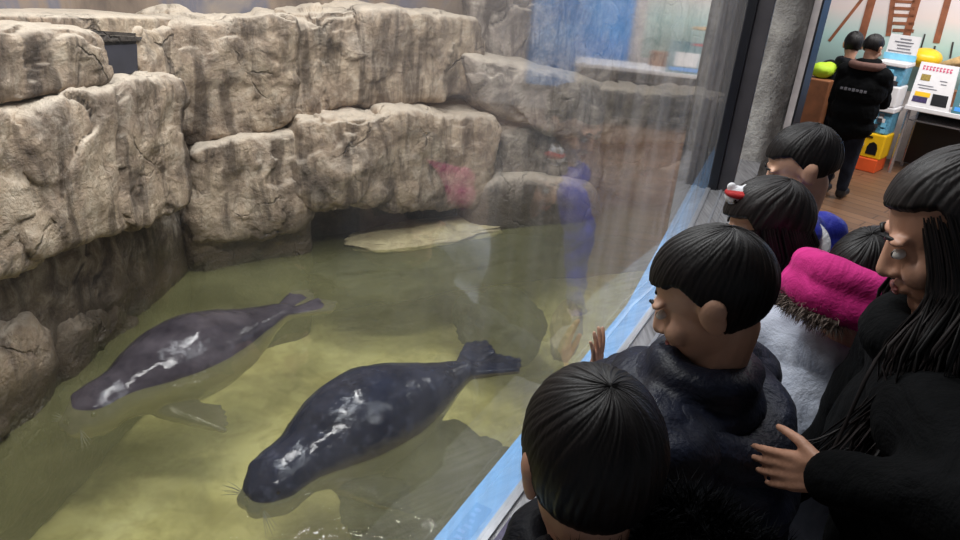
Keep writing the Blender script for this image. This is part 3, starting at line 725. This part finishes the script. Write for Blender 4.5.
def hair_shell(root, c, f, r, u, s, mat, low=-.45, front=.42, fringe=.30, size=1.0, sides=-.25, puff=1.0, nm='hair', seed=0):
    """a cap of combed hair round a whorl at the crown; the face is left open"""
    bm = bmesh.new(); st = bm.verts.layers.float.new('strand'); NU, NV = 220, 90; rows = []
    wh = (u*.85-f*.55).normalized(); wa = wh.cross(r).normalized(); wb = wh.cross(wa)
    cc = c+u*.026*s-f*.010*s
    for i in range(NV+1):
        th = math.pi*(i/NV); rows.append([])
        for j in range(NU):
            ph = 2*math.pi*j/NU
            d = wh*math.cos(th)+(wa*math.cos(ph)+wb*math.sin(ph))*math.sin(th)
            df, dr, du = d.dot(f), d.dot(r), d.dot(u)
            tw = ph+.5*math.sin(th)
            g = noise.fractal(V((math.cos(tw)*15+seed, math.sin(tw)*15, th*1.2)), .9, 2.1, 5)
            gg = .5+.5*g
            rad = V((dr*.083, df*.106, du*.098)); base = (r*rad.x+f*rad.y+u*rad.z)*size*puff
            k = 1+.012*g+.015*noise.noise(V((math.cos(tw)*3, math.sin(tw)*3, th*2+seed)))
            edge = .04*noise.noise(V((ph*7, seed, 1.0)))
            hl = fringe+edge if df > front else (sides+edge*1.5 if df > .02 else low+edge)
            if df > 0 and df <= front: hl = sides+(fringe-sides)*smooth(.02, front, df)
            hide = smooth(hl+.05, hl-.10, du)
            k = k*(1-hide)+.74*hide
            v = bm.verts.new(cc+base*k*s); v[st] = max(0, min(1, gg)); rows[-1].append(v)
    for i in range(NV):
        for j in range(NU):
            try: bm.faces.new((rows[i][j], rows[i][(j+1) % NU], rows[i+1][(j+1) % NU], rows[i+1][j]))
            except ValueError: pass
    bmesh.ops.remove_doubles(bm, verts=bm.verts[:], dist=1e-5)
    return obj(nm, bm, mat, root, True)
def strands(bm, st, paths, r0_, seed=0):
    for P in paths:
        P = [V(p) for p in P]; g = random.random(); rings = []
        for i, p in enumerate(P):
            t = (P[min(i+1, len(P)-1)]-P[max(i-1, 0)]).normalized(); a = t.cross(V((.3, .2, 1))).normalized(); b = t.cross(a); rr = r0_*(.6 if i == 0 else 1.0)*(1-.75*(i/(len(P)-1))**3)
            ring = []
            for q in range(6):
                v = bm.verts.new(p+(a*math.cos(q*math.pi/3)*1.9+b*math.sin(q*math.pi/3)*.8)*rr); v[st] = g; ring.append(v)
            rings.append(ring)
        for i in range(len(rings)-1):
            for q in range(6): bm.faces.new((rings[i][q], rings[i][(q+1) % 6], rings[i+1][(q+1) % 6], rings[i+1][q]))
def fur(name, parent, path, rad, length, n, mat, seed=1):
    rnd = random.Random(seed); bm = bmesh.new(); tube(bm, path, rad*.8, 10)
    pts = [V(p) for p in path]
    for _ in range(n):
        k = rnd.random()*(len(pts)-1); i = int(k); p = pts[i].lerp(pts[min(i+1, len(pts)-1)], k-i)
        d = V((rnd.gauss(0, 1), rnd.gauss(0, 1), rnd.gauss(0, 1))).normalized(); a = p+d*rad*.7; L = length*rnd.uniform(.5, 1.2)
        d2 = (d+V((rnd.gauss(0, .35), rnd.gauss(0, .35), rnd.gauss(0, .35)-.15))).normalized(); s_ = d2.cross(V((rnd.random(), rnd.random(), rnd.random()))).normalized()*.0010
        m = a+d2*L*.55; e = m+(d2+V((0, 0, -.5))).normalized()*L*.5
        v0, v1, v2, v3, v4 = (bm.verts.new(x) for x in (a-s_, a+s_, m+s_*.8, m-s_*.8, e)); bm.faces.new((v0, v1, v2, v3)); bm.faces.new((v3, v2, v4))
    return obj(name, bm, mat, parent)

def person(label, feet, hc, hf, bf, s, arms, jacket, trousers, hairfn, skin, voxel=.007, shoulders=None, quilt=0, sw=.155, bulk=1.0, sleeves_r=.055, group=None, jacket_name='jacket', hem=.0, collar=1.0):
    """feet (x,y); hc head centre; hf head facing; bf body facing (horizontal); s body scale; arms = [(elbow, wrist, hand kwargs)] left, right"""
    hc = V(hc); bf = V((bf[0], bf[1], 0)).normalized(); br_ = bf.cross(V((0, 0, 1))); up = V((0, 0, 1))
    f, r, u = frame(hf)
    root = thing('person', label, 'person', (feet[0], feet[1], 0), group)
    sc_ = V(shoulders) if shoulders is not None else hc - up*.235*s - bf*.02
    leg = sc_.z*.58; hipc = V((feet[0], feet[1], leg)); hs = .075*s
    chest = sc_.lerp(hipc, .30); waist = sc_.lerp(hipc, .65)
    # --- skin body, one continuous surface
    bm = bmesh.new(); add_head(bm, hc, f, r, u, s)
    cap(bm, hc-u*.06*s-f*.015*s, .047*s, sc_+up*.02, .054*s)
    cap(bm, sc_-br_*sw*s*.75, .05*s, sc_+br_*sw*s*.75, .05*s)
    ell(bm, chest, .135*s, .09*s, .17*s, br_, bf, up); ell(bm, waist, .115*s, .085*s, .15*s, br_, bf, up); ell(bm, hipc+up*.02, .13*s, .095*s, .10*s, br_, bf, up)
    ends = []
    for g in (-1, 1):
        kn = V((feet[0], feet[1], leg*.52))+br_*g*hs*1.05+bf*.02; an = V((feet[0], feet[1], .07))+br_*g*hs*1.15
        cap(bm, hipc+br_*g*hs, .078*s, kn, .052*s); cap(bm, kn, .052*s, an, .036*s); cap(bm, an-up*.02, .036*s, an+bf*.13*s-up*.035, .028*s)
    for g, A in zip((-1, 1), arms):
        sh = sc_+br_*g*sw*s
        el, wr, hk = V(A[0]), V(A[1]), A[2]
        cap(bm, sh, .045*s, el, .036*s); cap(bm, el, .036*s, wr, .024*s)
        hand(bm, wr, hk['fd'], hk['th'], hk['pn'], s*hk.get('s', 1), hk.get('curl', .3), hk.get('spread', .12), hk.get('tout', .75))
    blob('body', bm, voxel, 3, M[skin], root)
    face_parts(root, hc, f, r, u, s)
    # --- jacket
    bm = bmesh.new(); b_ = bulk
    cap(bm, sc_-br_*sw*s*.82-up*.01, .072*s*b_, sc_+br_*sw*s*.82-up*.01, .072*s*b_)
    ell(bm, chest, .185*s*b_, .140*s*b_, .19*s, br_, bf, up); ell(bm, waist, .175*s*b_, .138*s*b_, .19*s, br_, bf, up); ell(bm, hipc+up*(.02-hem), .172*s*b_, .135*s*b_, .14*s+hem, br_, bf, up)
    for q in range(14):
        a, b = 2*math.pi*q/14, 2*math.pi*(q+1)/14; Q = lambda t: sc_+up*.055*s+br_*math.cos(t)*.070*s+bf*(math.sin(t)*.066*s+.004)
        cap(bm, Q(a), .036*s*collar, Q(b), .036*s*collar, 8)
        cap(bm, Q(a)+up*.045*s*(collar-.6), .030*s*collar, Q(b)+up*.045*s*(collar-.6), .030*s*collar, 8)
    for g, A in zip((-1, 1), arms):
        sh = sc_+br_*g*sw*s; el, wr = V(A[0]), V(A[1])
        cap(bm, sh, (sleeves_r+.018)*s*b_, el, (sleeves_r+.004)*s*b_); cap(bm, el, (sleeves_r+.004)*s*b_, el.lerp(wr, .93), sleeves_r*.80*s)
    def dsp(p, n):
        d = .012*fbm(p*5, 4)+.005*fbm(p*13, 3)
        if quilt: d += quilt*(abs(math.sin(p.z*math.pi/.075+.8*fbm(p*2)))-.5)
        return d
    jk = blob(jacket_name, bm, .009, 4, M[jacket], root, disp=dsp)
    # --- trousers, shoes
    bm = bmesh.new(); ell(bm, hipc, .150*s, .115*s, .10*s, br_, bf, up)
    for g in (-1, 1):
        kn = V((feet[0], feet[1], leg*.52))+br_*g*hs*1.05+bf*.02; an = V((feet[0], feet[1], .11))+br_*g*hs*1.15
        cap(bm, hipc+br_*g*hs, .090*s, kn, .068*s); cap(bm, kn, .068*s, an, .055*s)
    blob('trousers', bm, .014, 3, M[trousers], root)
    for g in (-1, 1):
        an = V((feet[0], feet[1], .05))+br_*g*hs*1.15; bm = bmesh.new(); cap(bm, an, .046*s, an+bf*.14*s-up*.004, .043*s); cap(bm, an+up*.03, .045*s, an, .048*s)
        o = blob('shoe', bm, .008, 2, M['shoe'], root)
        for v in o.data.vertices: v.co.z = max(v.co.z, 0.001)
    hairfn(root, hc, f, r, u, s)
    return root, jk, dict(hc=hc, f=f, r=r, u=u, s=s, sc=sc_, br=br_, bf=bf, chest=chest)

def lo_arm(sc_, bf, s, g, sw=.155, fwd_=.05, drop=.30):
    br_ = V(bf).normalized().cross(V((0, 0, 1))); sh = V(sc_)+br_*g*sw*s; bf = V(bf).normalized()
    el = sh-V((0, 0, drop*s*.85))+bf*fwd_+br_*g*.05; wr = el-V((0, 0, .20*s))+bf*.10
    return (el, wr, dict(fd=V((0, 0, -1))+bf*.3, th=bf, pn=-br_*g))
TOG = -N1                                  # toward the glass

# P1: boy at the front, black bowl-cut hair seen from above
h1 = atd(590, 464, .88); s1 = 1.0
sh1 = h1+V((.14, -.085, -.245)); f1 = (.55, .80)
bf1 = V((-.30, .95, 0)).normalized()
g1 = lambda g: lo_arm(sh1, bf1, s1, g, sw=.125, fwd_=.12)
def hair1(root, c, f, r, u, s):
    hair_shell(root, c, f, r, u, s, M['hair'], low=-1.25, front=.45, fringe=.12, sides=-.35, size=1.03, seed=2)
p1, jk1, k1 = person('boy with black bowl-cut hair in a black fur-hooded jacket, back to the camera', (h1.x+.09, h1.y-.09), h1, V((-.16, 1, -.42)), bf1, s1, [g1(-1), g1(1)], 'navy', 'denim', hair1, 'skin', bulk=1.03, collar=1.4, sw=.125)

# P2: boy in navy puffer with left hand on the glass
h2 = atd(712, 296, 1.22); s2 = 1.0
def onglass(x, y, off=.0):
    d = ray(x, y); p0 = GA+N1*off; return CAM+d*((p0-CAM).dot(N1)/d.dot(N1))
bf2 = V((-.80, .60, 0)).normalized(); sh2 = h2+V((.06, -.05, -.235))
hp = onglass(592, 384, .045)
el2 = atd(652, 386, 1.34)
def hair2(root, c, f, r, u, s): hair_shell(root, c, f, r, u, s, M['hair'], low=-.85, front=.45, fringe=.28, sides=-.22, seed=5)
p2, jk2, k2 = person('boy in a navy puffer jacket pressing his left hand on the glass', (h2.x+.04, h2.y-.06), h2, V((-.75, .30, -.45)), bf2, s2,
    [(el2, hp, dict(fd=V((0.05, .12, 1)), th=T1*1.0, pn=-N1, curl=.16, spread=.16, s=.9, tout=.6)), lo_arm(sh2, bf2, s2, 1, fwd_=.1)], 'navy2', 'denim', hair2, 'skin2', voxel=.0042, quilt=.013, bulk=1.32, collar=1.3)

# P3: woman with long dark hair
h3 = atd(960, 232, 1.10); s3 = 1.05
bf3 = V((-.92, .38, 0)).normalized(); sh3 = h3+V((.05, -.06, -.26))
wr3 = atd(832, 476, 1.04); el3 = atd(1000, 520, .84)
def hair3(root, c, f, r, u, s):
    hs_ = hair_shell(root, c, f, r, u, s, M['hairb'], low=-.8, front=.40, fringe=.42, sides=-.9, size=1.03, seed=9)
    bm = bmesh.new(); st = bm.verts.layers.float.new('strand'); rnd = random.Random(4); paths = []
    for k in range(1000):
        g = rnd.choice((-1, 1)); a = rnd.uniform(-.15, 1.0)
        th = rnd.uniform(.85, 2.8)      # from temple round to the nape
        d0 = (f*math.cos(th)*.085+r*g*math.sin(th)*.09)
        p0 = c+d0*s*.9+u*rnd.uniform(.0, .06)*s
        p1_ = c+d0*s*1.16-u*.05*s
        out = (r*g*(.06 if g < 0 else .0)+(-f)*(.02 if g < 0 else .06))*rnd.uniform(.6, 1.4)
        p2_ = c+d0*s*1.15+out*.5-V((0, 0, .16*s))+V((rnd.gauss(0, .012), rnd.gauss(0, .012), 0))
        fr_ = V((-.92, .38, 0))*(rnd.uniform(-.05, .055) if g < 0 else rnd.uniform(-.06, .0))
        p3_ = c+d0*s*1.1+out*1.0+fr_-V((0, 0, .29*s))+V((rnd.gauss(0, .022), rnd.gauss(0, .022), 0))
        p4_ = p3_+V((rnd.gauss(0, .02), rnd.gauss(0, .02), -rnd.uniform(.02, .10)))+fr_*.3
        pts = [p0, p1_, p2_, p3_, p4_]
        res = []
        for i in range(len(pts)-1):
            for q in range(4):
                tt = q/4; A = pts[max(i-1, 0)]; B = pts[i]; C = pts[i+1]; D = pts[min(i+2, len(pts)-1)]
                res.append(.5*((2*B)+(C-A)*tt+(2*A-5*B+4*C-D)*tt*tt+(3*B-A-3*C+D)*tt**3))
        res.append(pts[-1]); paths.append(res)
    strands(bm, st, paths, .0021)
    o = obj('long_strands', bm, M['hairb'], hs_, True)
p3, jk3, k3 = person('woman with long dark hair in a black coat reaching out her left hand', (h3.x+.16, h3.y-.08), h3, V((-.85, .28, -.45)), bf3, s3,
    [(el3, wr3, dict(fd=RIGHT*-.58+fwd*.80+UP*-.10, th=UP-RIGHT*.1, pn=fwd+RIGHT*.4, curl=.16, spread=.05, tout=.62, s=.80)), lo_arm(sh3, bf3, s3, 1, fwd_=.1)], 'coat', 'denim', hair3, 'skin', voxel=.0042, bulk=1.05, hem=.12, jacket_name='coat')

# P4: child in a blue, white and red jacket
h4 = atd(802, 166, 2.05)
bf4 = V((-.55, .83, 0)).normalized(); sh4 = h4+V((.09, -.03, -.185))
def hair4(root, c, f, r, u, s): hair_shell(root, c, f, r, u, s, M['hair'], low=-.6, front=.42, fringe=.3, sides=-.3, seed=12)
p4, jk4, k4 = person('child in a blue, white and red jacket behind the pink-hooded child', (h4.x+.03, h4.y-.02), h4, V((-.85, .2, -.4)), bf4, .98, [lo_arm(sh4, bf4, .98, -1), lo_arm(sh4, bf4, .98, 1)], 'royal', 'denim', hair4, 'skin2', bulk=1.12, quilt=.008)
for u0_, rad, mt, nm in ((-.025, .074, 'whitecloth', 'white_shoulder_panel'), (.03, .073, 'redcloth', 'red_shoulder_panel')):
    bm = bmesh.new(); q0 = k4['sc']-k4['br']*u0_-k4['bf']*.045+V((0, 0, .012)); ell(bm, q0, .030, rad, rad, k4['br'], k4['bf'], V((0, 0, 1)))
    blob(nm, bm, .007, 2, M[mt], jk4)

# P5: girl with dark hair and a red and white hair ornament
h5 = atd(766, 226, 1.80)
bf5 = V((-.9, .35, 0)).normalized(); sh5 = h5+V((.02, -.02, -.225))
def hair5(root, c, f, r, u, s):
    o = hair_shell(root, c, f, r, u, s, M['hairb'], low=-1.2, front=.45, fringe=.25, sides=-.6, size=1.10, seed=15)
    bm = bmesh.new(); st = bm.verts.layers.float.new('strand'); rnd = random.Random(8); paths = []
    for k in range(140):
        th = rnd.uniform(.9, math.pi); g = rnd.choice((-1, 1)); d0 = f*math.cos(th)*.10+r*g*math.sin(th)*.09
        a = c+d0*s+u*.02*s; paths.append([a, a+d0*.15*s-u*.08*s, a+d0*.2*s-V((0, 0, .17*s)), a+d0*.2*s-V((rnd.gauss(0, .01), rnd.gauss(0, .01), rnd.uniform(.22, .30)*s))])
    strands(bm, st, paths, .006); obj('long_strands', bm, M['hairb'], o, True)
p5, jk5, k5 = person('girl with long dark hair and a white and red hair ornament by the ledge', (h5.x+.10, h5.y-.05), h5, V((-.9, .35, -.35)), bf5, .95, [lo_arm(sh5, bf5, .95, -1), lo_arm(sh5, bf5, .95, 1)], 'navy', 'denim', hair5, 'skin2')
hb = atd(737, 196, 1.78)
bw = None
bm = bmesh.new(); ell(bm, hb, .030, .028, .026); ell(bm, hb+V((-.018, 0, .022)), .012, .010, .012); ell(bm, hb+V((.020, .0, .022)), .012, .010, .012)
bw = blob('hair_ornament', bm, .004, 2, M['whitecloth'], p5); bw['label'] = 'white and red hair ornament'
bm = bmesh.new(); ell(bm, hb+V((0, -.004, .008)), .033, .031, .012); obj('red_band', bm, M['redcloth'], bw, True)
bm = bmesh.new()
for g in (-1, 1): ell(bm, hb+V((g*.011, -.027, -.006)), .004, .004, .005, sub=2)
obj('black_dots', bm, M['iris'], bw, True)

# P6: child with a magenta hood round dark hair, pale jacket
h6 = atd(866, 280, 1.52)
bf6 = V((.75, .62, 0)).normalized(); sh6 = h6+V((-.04, -.04, -.20))
def hair6(root, c, f, r, u, s): hair_shell(root, c, f, r, u, s, M['hair'], low=-.9, front=.5, fringe=.1, sides=-.6, seed=21, size=1.0)
p6, jk6, k6 = person('child in a pale blue-grey jacket with a magenta hood behind dark hair', (h6.x-.03, h6.y-.02), h6, V((.75, .62, -.2)), bf6, .95, [lo_arm(sh6, bf6, .95, -1), lo_arm(sh6, bf6, .95, 1)], 'palecoat', 'denim', hair6, 'skin2', bulk=1.3)
bm = bmesh.new(); c = h6; bk = -bf6; rt = bf6.cross(V((0, 0, 1))); hp_ = []
for k in range(15):
    a = math.pi*(-.12+1.24*k/14); hp_.append(c+rt*math.cos(a)*.125+bk*math.sin(a)*.125+V((0, 0, .035-.04*(1-math.sin(a)))))
for k in range(14):
    cap(bm, hp_[k], .034, hp_[k+1], .034, 12); cap(bm, hp_[k]-V((0, 0, .05))+bk*.01, .040, hp_[k+1]-V((0, 0, .05))+bk*.01, .040, 12)
hd = blob('hood', bm, .008, 5, M['magenta'], jk6, disp=lambda p, n: .010*fbm(p*7, 3))
fur('fur_trim', hd, [p+bk*.03-V((0, 0, .075)) for p in hp_[6:12]], .024, .03, 1800, M['furbrown'], 5)
bm = bmesh.new()
tube(bm, [h6+UP*.075*1.0+RIGHT*-.035-fwd*.075, h6+UP*.078+RIGHT*.0-fwd*.078], .004, 8); hc6 = obj('hair_clip', bm, plain('green_clip', srgb(70, 150, 110), .4), p6)

# hoods and fur trims of the two boys
def hood(k, jk, mat, back, spread, furn, seed):
    c = k['sc']+V((0, 0, .045))-k['bf']*back; bm = bmesh.new(); br_, bf_ = k['br'], k['bf']; path = []
    for i in range(13):
        a = math.pi*(i/12); path.append(c+br_*math.cos(a)*spread-bf_*(math.sin(a)*.11)+V((0, 0, .025-.05*math.sin(a))))
    for i in range(12): cap(bm, path[i]+bf_*.03-V((0, 0, .03)), .05, path[i+1]+bf_*.03-V((0, 0, .03)), .05, 10)
    ell(bm, c-bf_*.04-V((0, 0, .07)), spread*.9, .09, .07, br_, bf_, V((0, 0, 1)))
    hd = blob('hood', bm, .009, 3, mat, jk, disp=lambda p, n: .008*fbm(p*7, 3))
    if furn: fur('fur_trim', hd, path, .032, .05, furn, M['fur'], seed)
c1 = h1 - V((0, 0, .098)) + k1['bf']*.015; bk1 = -k1['bf']; rt1 = k1['br']; pth = []
for k in range(17):
    a = math.pi*(-.12+.80*k/16); pth.append(c1+rt1*math.cos(a)*.105+bk1*math.sin(a)*.122+V((0, 0, -.01+.015*math.sin(a))))
bm = bmesh.new()
for k in range(16): cap(bm, pth[k]-V((0, 0, .035)), .05, pth[k+1]-V((0, 0, .035)), .05, 10)
for k in range(12):
    qa, qb = (c1+rt1*math.cos(t_)*.074+bk1*(math.sin(t_)*.078-.005)+V((0, 0, -.012)) for t_ in (math.pi*(-.15+.88*k/12), math.pi*(-.15+.88*(k+1)/12)))
    cap(bm, qa, .030, qb, .030, 10); cap(bm, qa-V((0, 0, .05)), .04, qb-V((0, 0, .05)), .04, 10)
ell(bm, c1+bk1*.17+rt1*.06-V((0, 0, .07)), .13, .09, .08, rt1, bk1, V((0, 0, 1)))
hd1 = blob('hood', bm, .009, 3, M['navy'], jk1, disp=lambda p, n: .008*fbm(p*7, 3))
fur('fur_trim', hd1, pth, .030, .042, 12000, M['fur'], 3)
fur('fur_trim', hd1, [c1+rt1*(.12+.03*i)+bk1*(.05+.045*i)+V((0, 0, .01-.012*i)) for i in range(6)], .05, .05, 11000, M['fur'], 13)
hood(k2, jk2, M['navy2'], .05, .125, 0, 4)

# P7, P8: two children at the capsule machines
cbm = cb + WN*.62
h7 = atd(873, 48, 6.05); bf7 = -WN
def hair7(root, c, f, r, u, s): hair_shell(root, c, f, r, u, s, M['hair'], low=-.6, front=.5, fringe=.2, sides=-.3, seed=30)
sh7 = h7+V((0, 0, -.23))-bf7*.02
reach7 = (sh7+bf7*.22-WD*.14-V((0, 0, .22)), sh7+bf7*.40-WD*.1-V((0, 0, .16)), dict(fd=bf7-V((0, 0, .2)), th=V((0, 0, 1)), pn=WD))
p7, jk7, k7 = person('child in a black jacket with brown collar and pale back print at the capsule machines', (h7.x, h7.y), h7, V((bf7.x+.3, bf7.y-.1, -.3)), bf7, .92, [lo_arm(sh7, bf7, .92, -1), reach7], 'coat', 'denim', hair7, 'skin', voxel=.009, bulk=1.22, collar=1.6)
bp = k7['chest']-bf7*.168+V((0, 0, .02)); bm = bmesh.new()
for i in range(7):
    q = bp+WD*(.10-i*.032); box(bm, q, WD*.010, bf7*.004, V((0, 0, .009+.003*(i % 2))))
o = obj('back_print', bm, M['greyprint'], jk7)
h8 = atd(853, 45, 6.5); sh8 = h8+V((0, 0, -.22))-bf7*.02
def hair8(root, c, f, r, u, s): hair_shell(root, c, f, r, u, s, M['hair'], low=-.8, front=.5, fringe=.2, sides=-.4, seed=33)
p8, jk8, k8 = person('child in a plain dark jacket standing left of the child with the brown collar', (h8.x, h8.y), h8, V((bf7.x-.3, bf7.y+.2, -.2)), bf7, .98, [lo_arm(sh8, bf7, .98, -1), lo_arm(sh8, bf7, .98, 1)], 'navy', 'denim', hair8, 'skin', voxel=.009, bulk=1.12, collar=1.3)
bm = bmesh.new(); cpt = k7['sc']
for i in range(16):
    a, b = math.pi*2*i/16, math.pi*2*(i+1)/16; Q = lambda t: cpt+WD*math.cos(t)*.115+WN*math.sin(t)*.10+V((0, 0, .075)); cap(bm, Q(a), .036, Q(b), .036, 8)
blob('collar', bm, .008, 2, plain('brown_collar', srgb(96, 66, 58), .8), jk7)
# lime bag on a brown cabinet, left of the two children
lp = atd(823, 70, 6.6); bm = bmesh.new(); box(bm, V((lp.x, lp.y, (lp.z-.07)/2)), WD*.13, WN*.13, V((0, 0, (lp.z-.07)/2)), .01)
cab = obj('wooden_cabinet', bm, M['brownwood']); tag(cab, 'narrow brown wooden cabinet beside the concrete pillar', 'cabinet')
bm = bmesh.new(); ell(bm, lp, .11, .10, .07); ell(bm, lp+V((.05, 0, .02)), .07, .07, .055)
lb = blob('cloth_bag', bm, .01, 2, M['lime'], None, disp=lambda p, n: .008*fbm(p*9, 3)); tag(lb, 'lime green cloth bag on the brown wooden cabinet', 'bag')

# ------------------------------------------------------------------ light
def area(name, loc, target, sx, sy, power, col):
    l = bpy.data.lights.new(name, 'AREA'); l.shape = 'RECTANGLE'; l.size = sx; l.size_y = sy; l.energy = power; l.color = col
    o = bpy.data.objects.new(name, l); COL.objects.link(o); o.location = loc
    o.rotation_euler = (V(target)-V(loc)).to_track_quat('-Z', 'Y').to_euler(); return o
area('pool_lamp', (-.5, 1.6, 3.3), (-.9, 3.0, .3), 1.8, .14, 74, (1, .965, .94))
area('pool_lamp', (-.6, 3.6, 3.3), (-.9, 3.4, 0), 1.4, .14, 48, (1, .965, .94))
area('tube_lamp', (-.1, 2.7, 3.3), (-.1, 2.7, 0), 1.6, .08, 22, (.95, .97, 1))
area('tube_lamp', (-.9, 3.3, 3.3), (-.9, 3.3, 0), 1.6, .08, 22, (.95, .97, 1))
area('shop_and_panel_light', (3.4, 6.3, 3.3), (3.9, 6.8, .6), 2.4, 1.6, 130, (1, .97, .94))
area('shop_and_panel_light', (5.2, 5.6, 3.3), (5.6, 6.4, 1.4), 1.6, .8, 110, (1, .98, .96))  # added lamp, brightens the blue panel for its reflection in the glass
area('visitor_lamp', (1.5, 2.6, 3.3), (1.2, 2.2, 0), 1.2, 1.2, 22, (.96, .97, 1))
wd = bpy.data.worlds.new('world'); sc.world = wd; wd.use_nodes = True
wd.node_tree.nodes['Background'].inputs[0].default_value = (.78, .82, .9, 1); wd.node_tree.nodes['Background'].inputs[1].default_value = .2
sc.cycles.use_denoising = True
sc.cycles.max_bounces = 8; sc.cycles.transparent_max_bounces = 12
sc.cycles.sample_clamp_indirect = 6
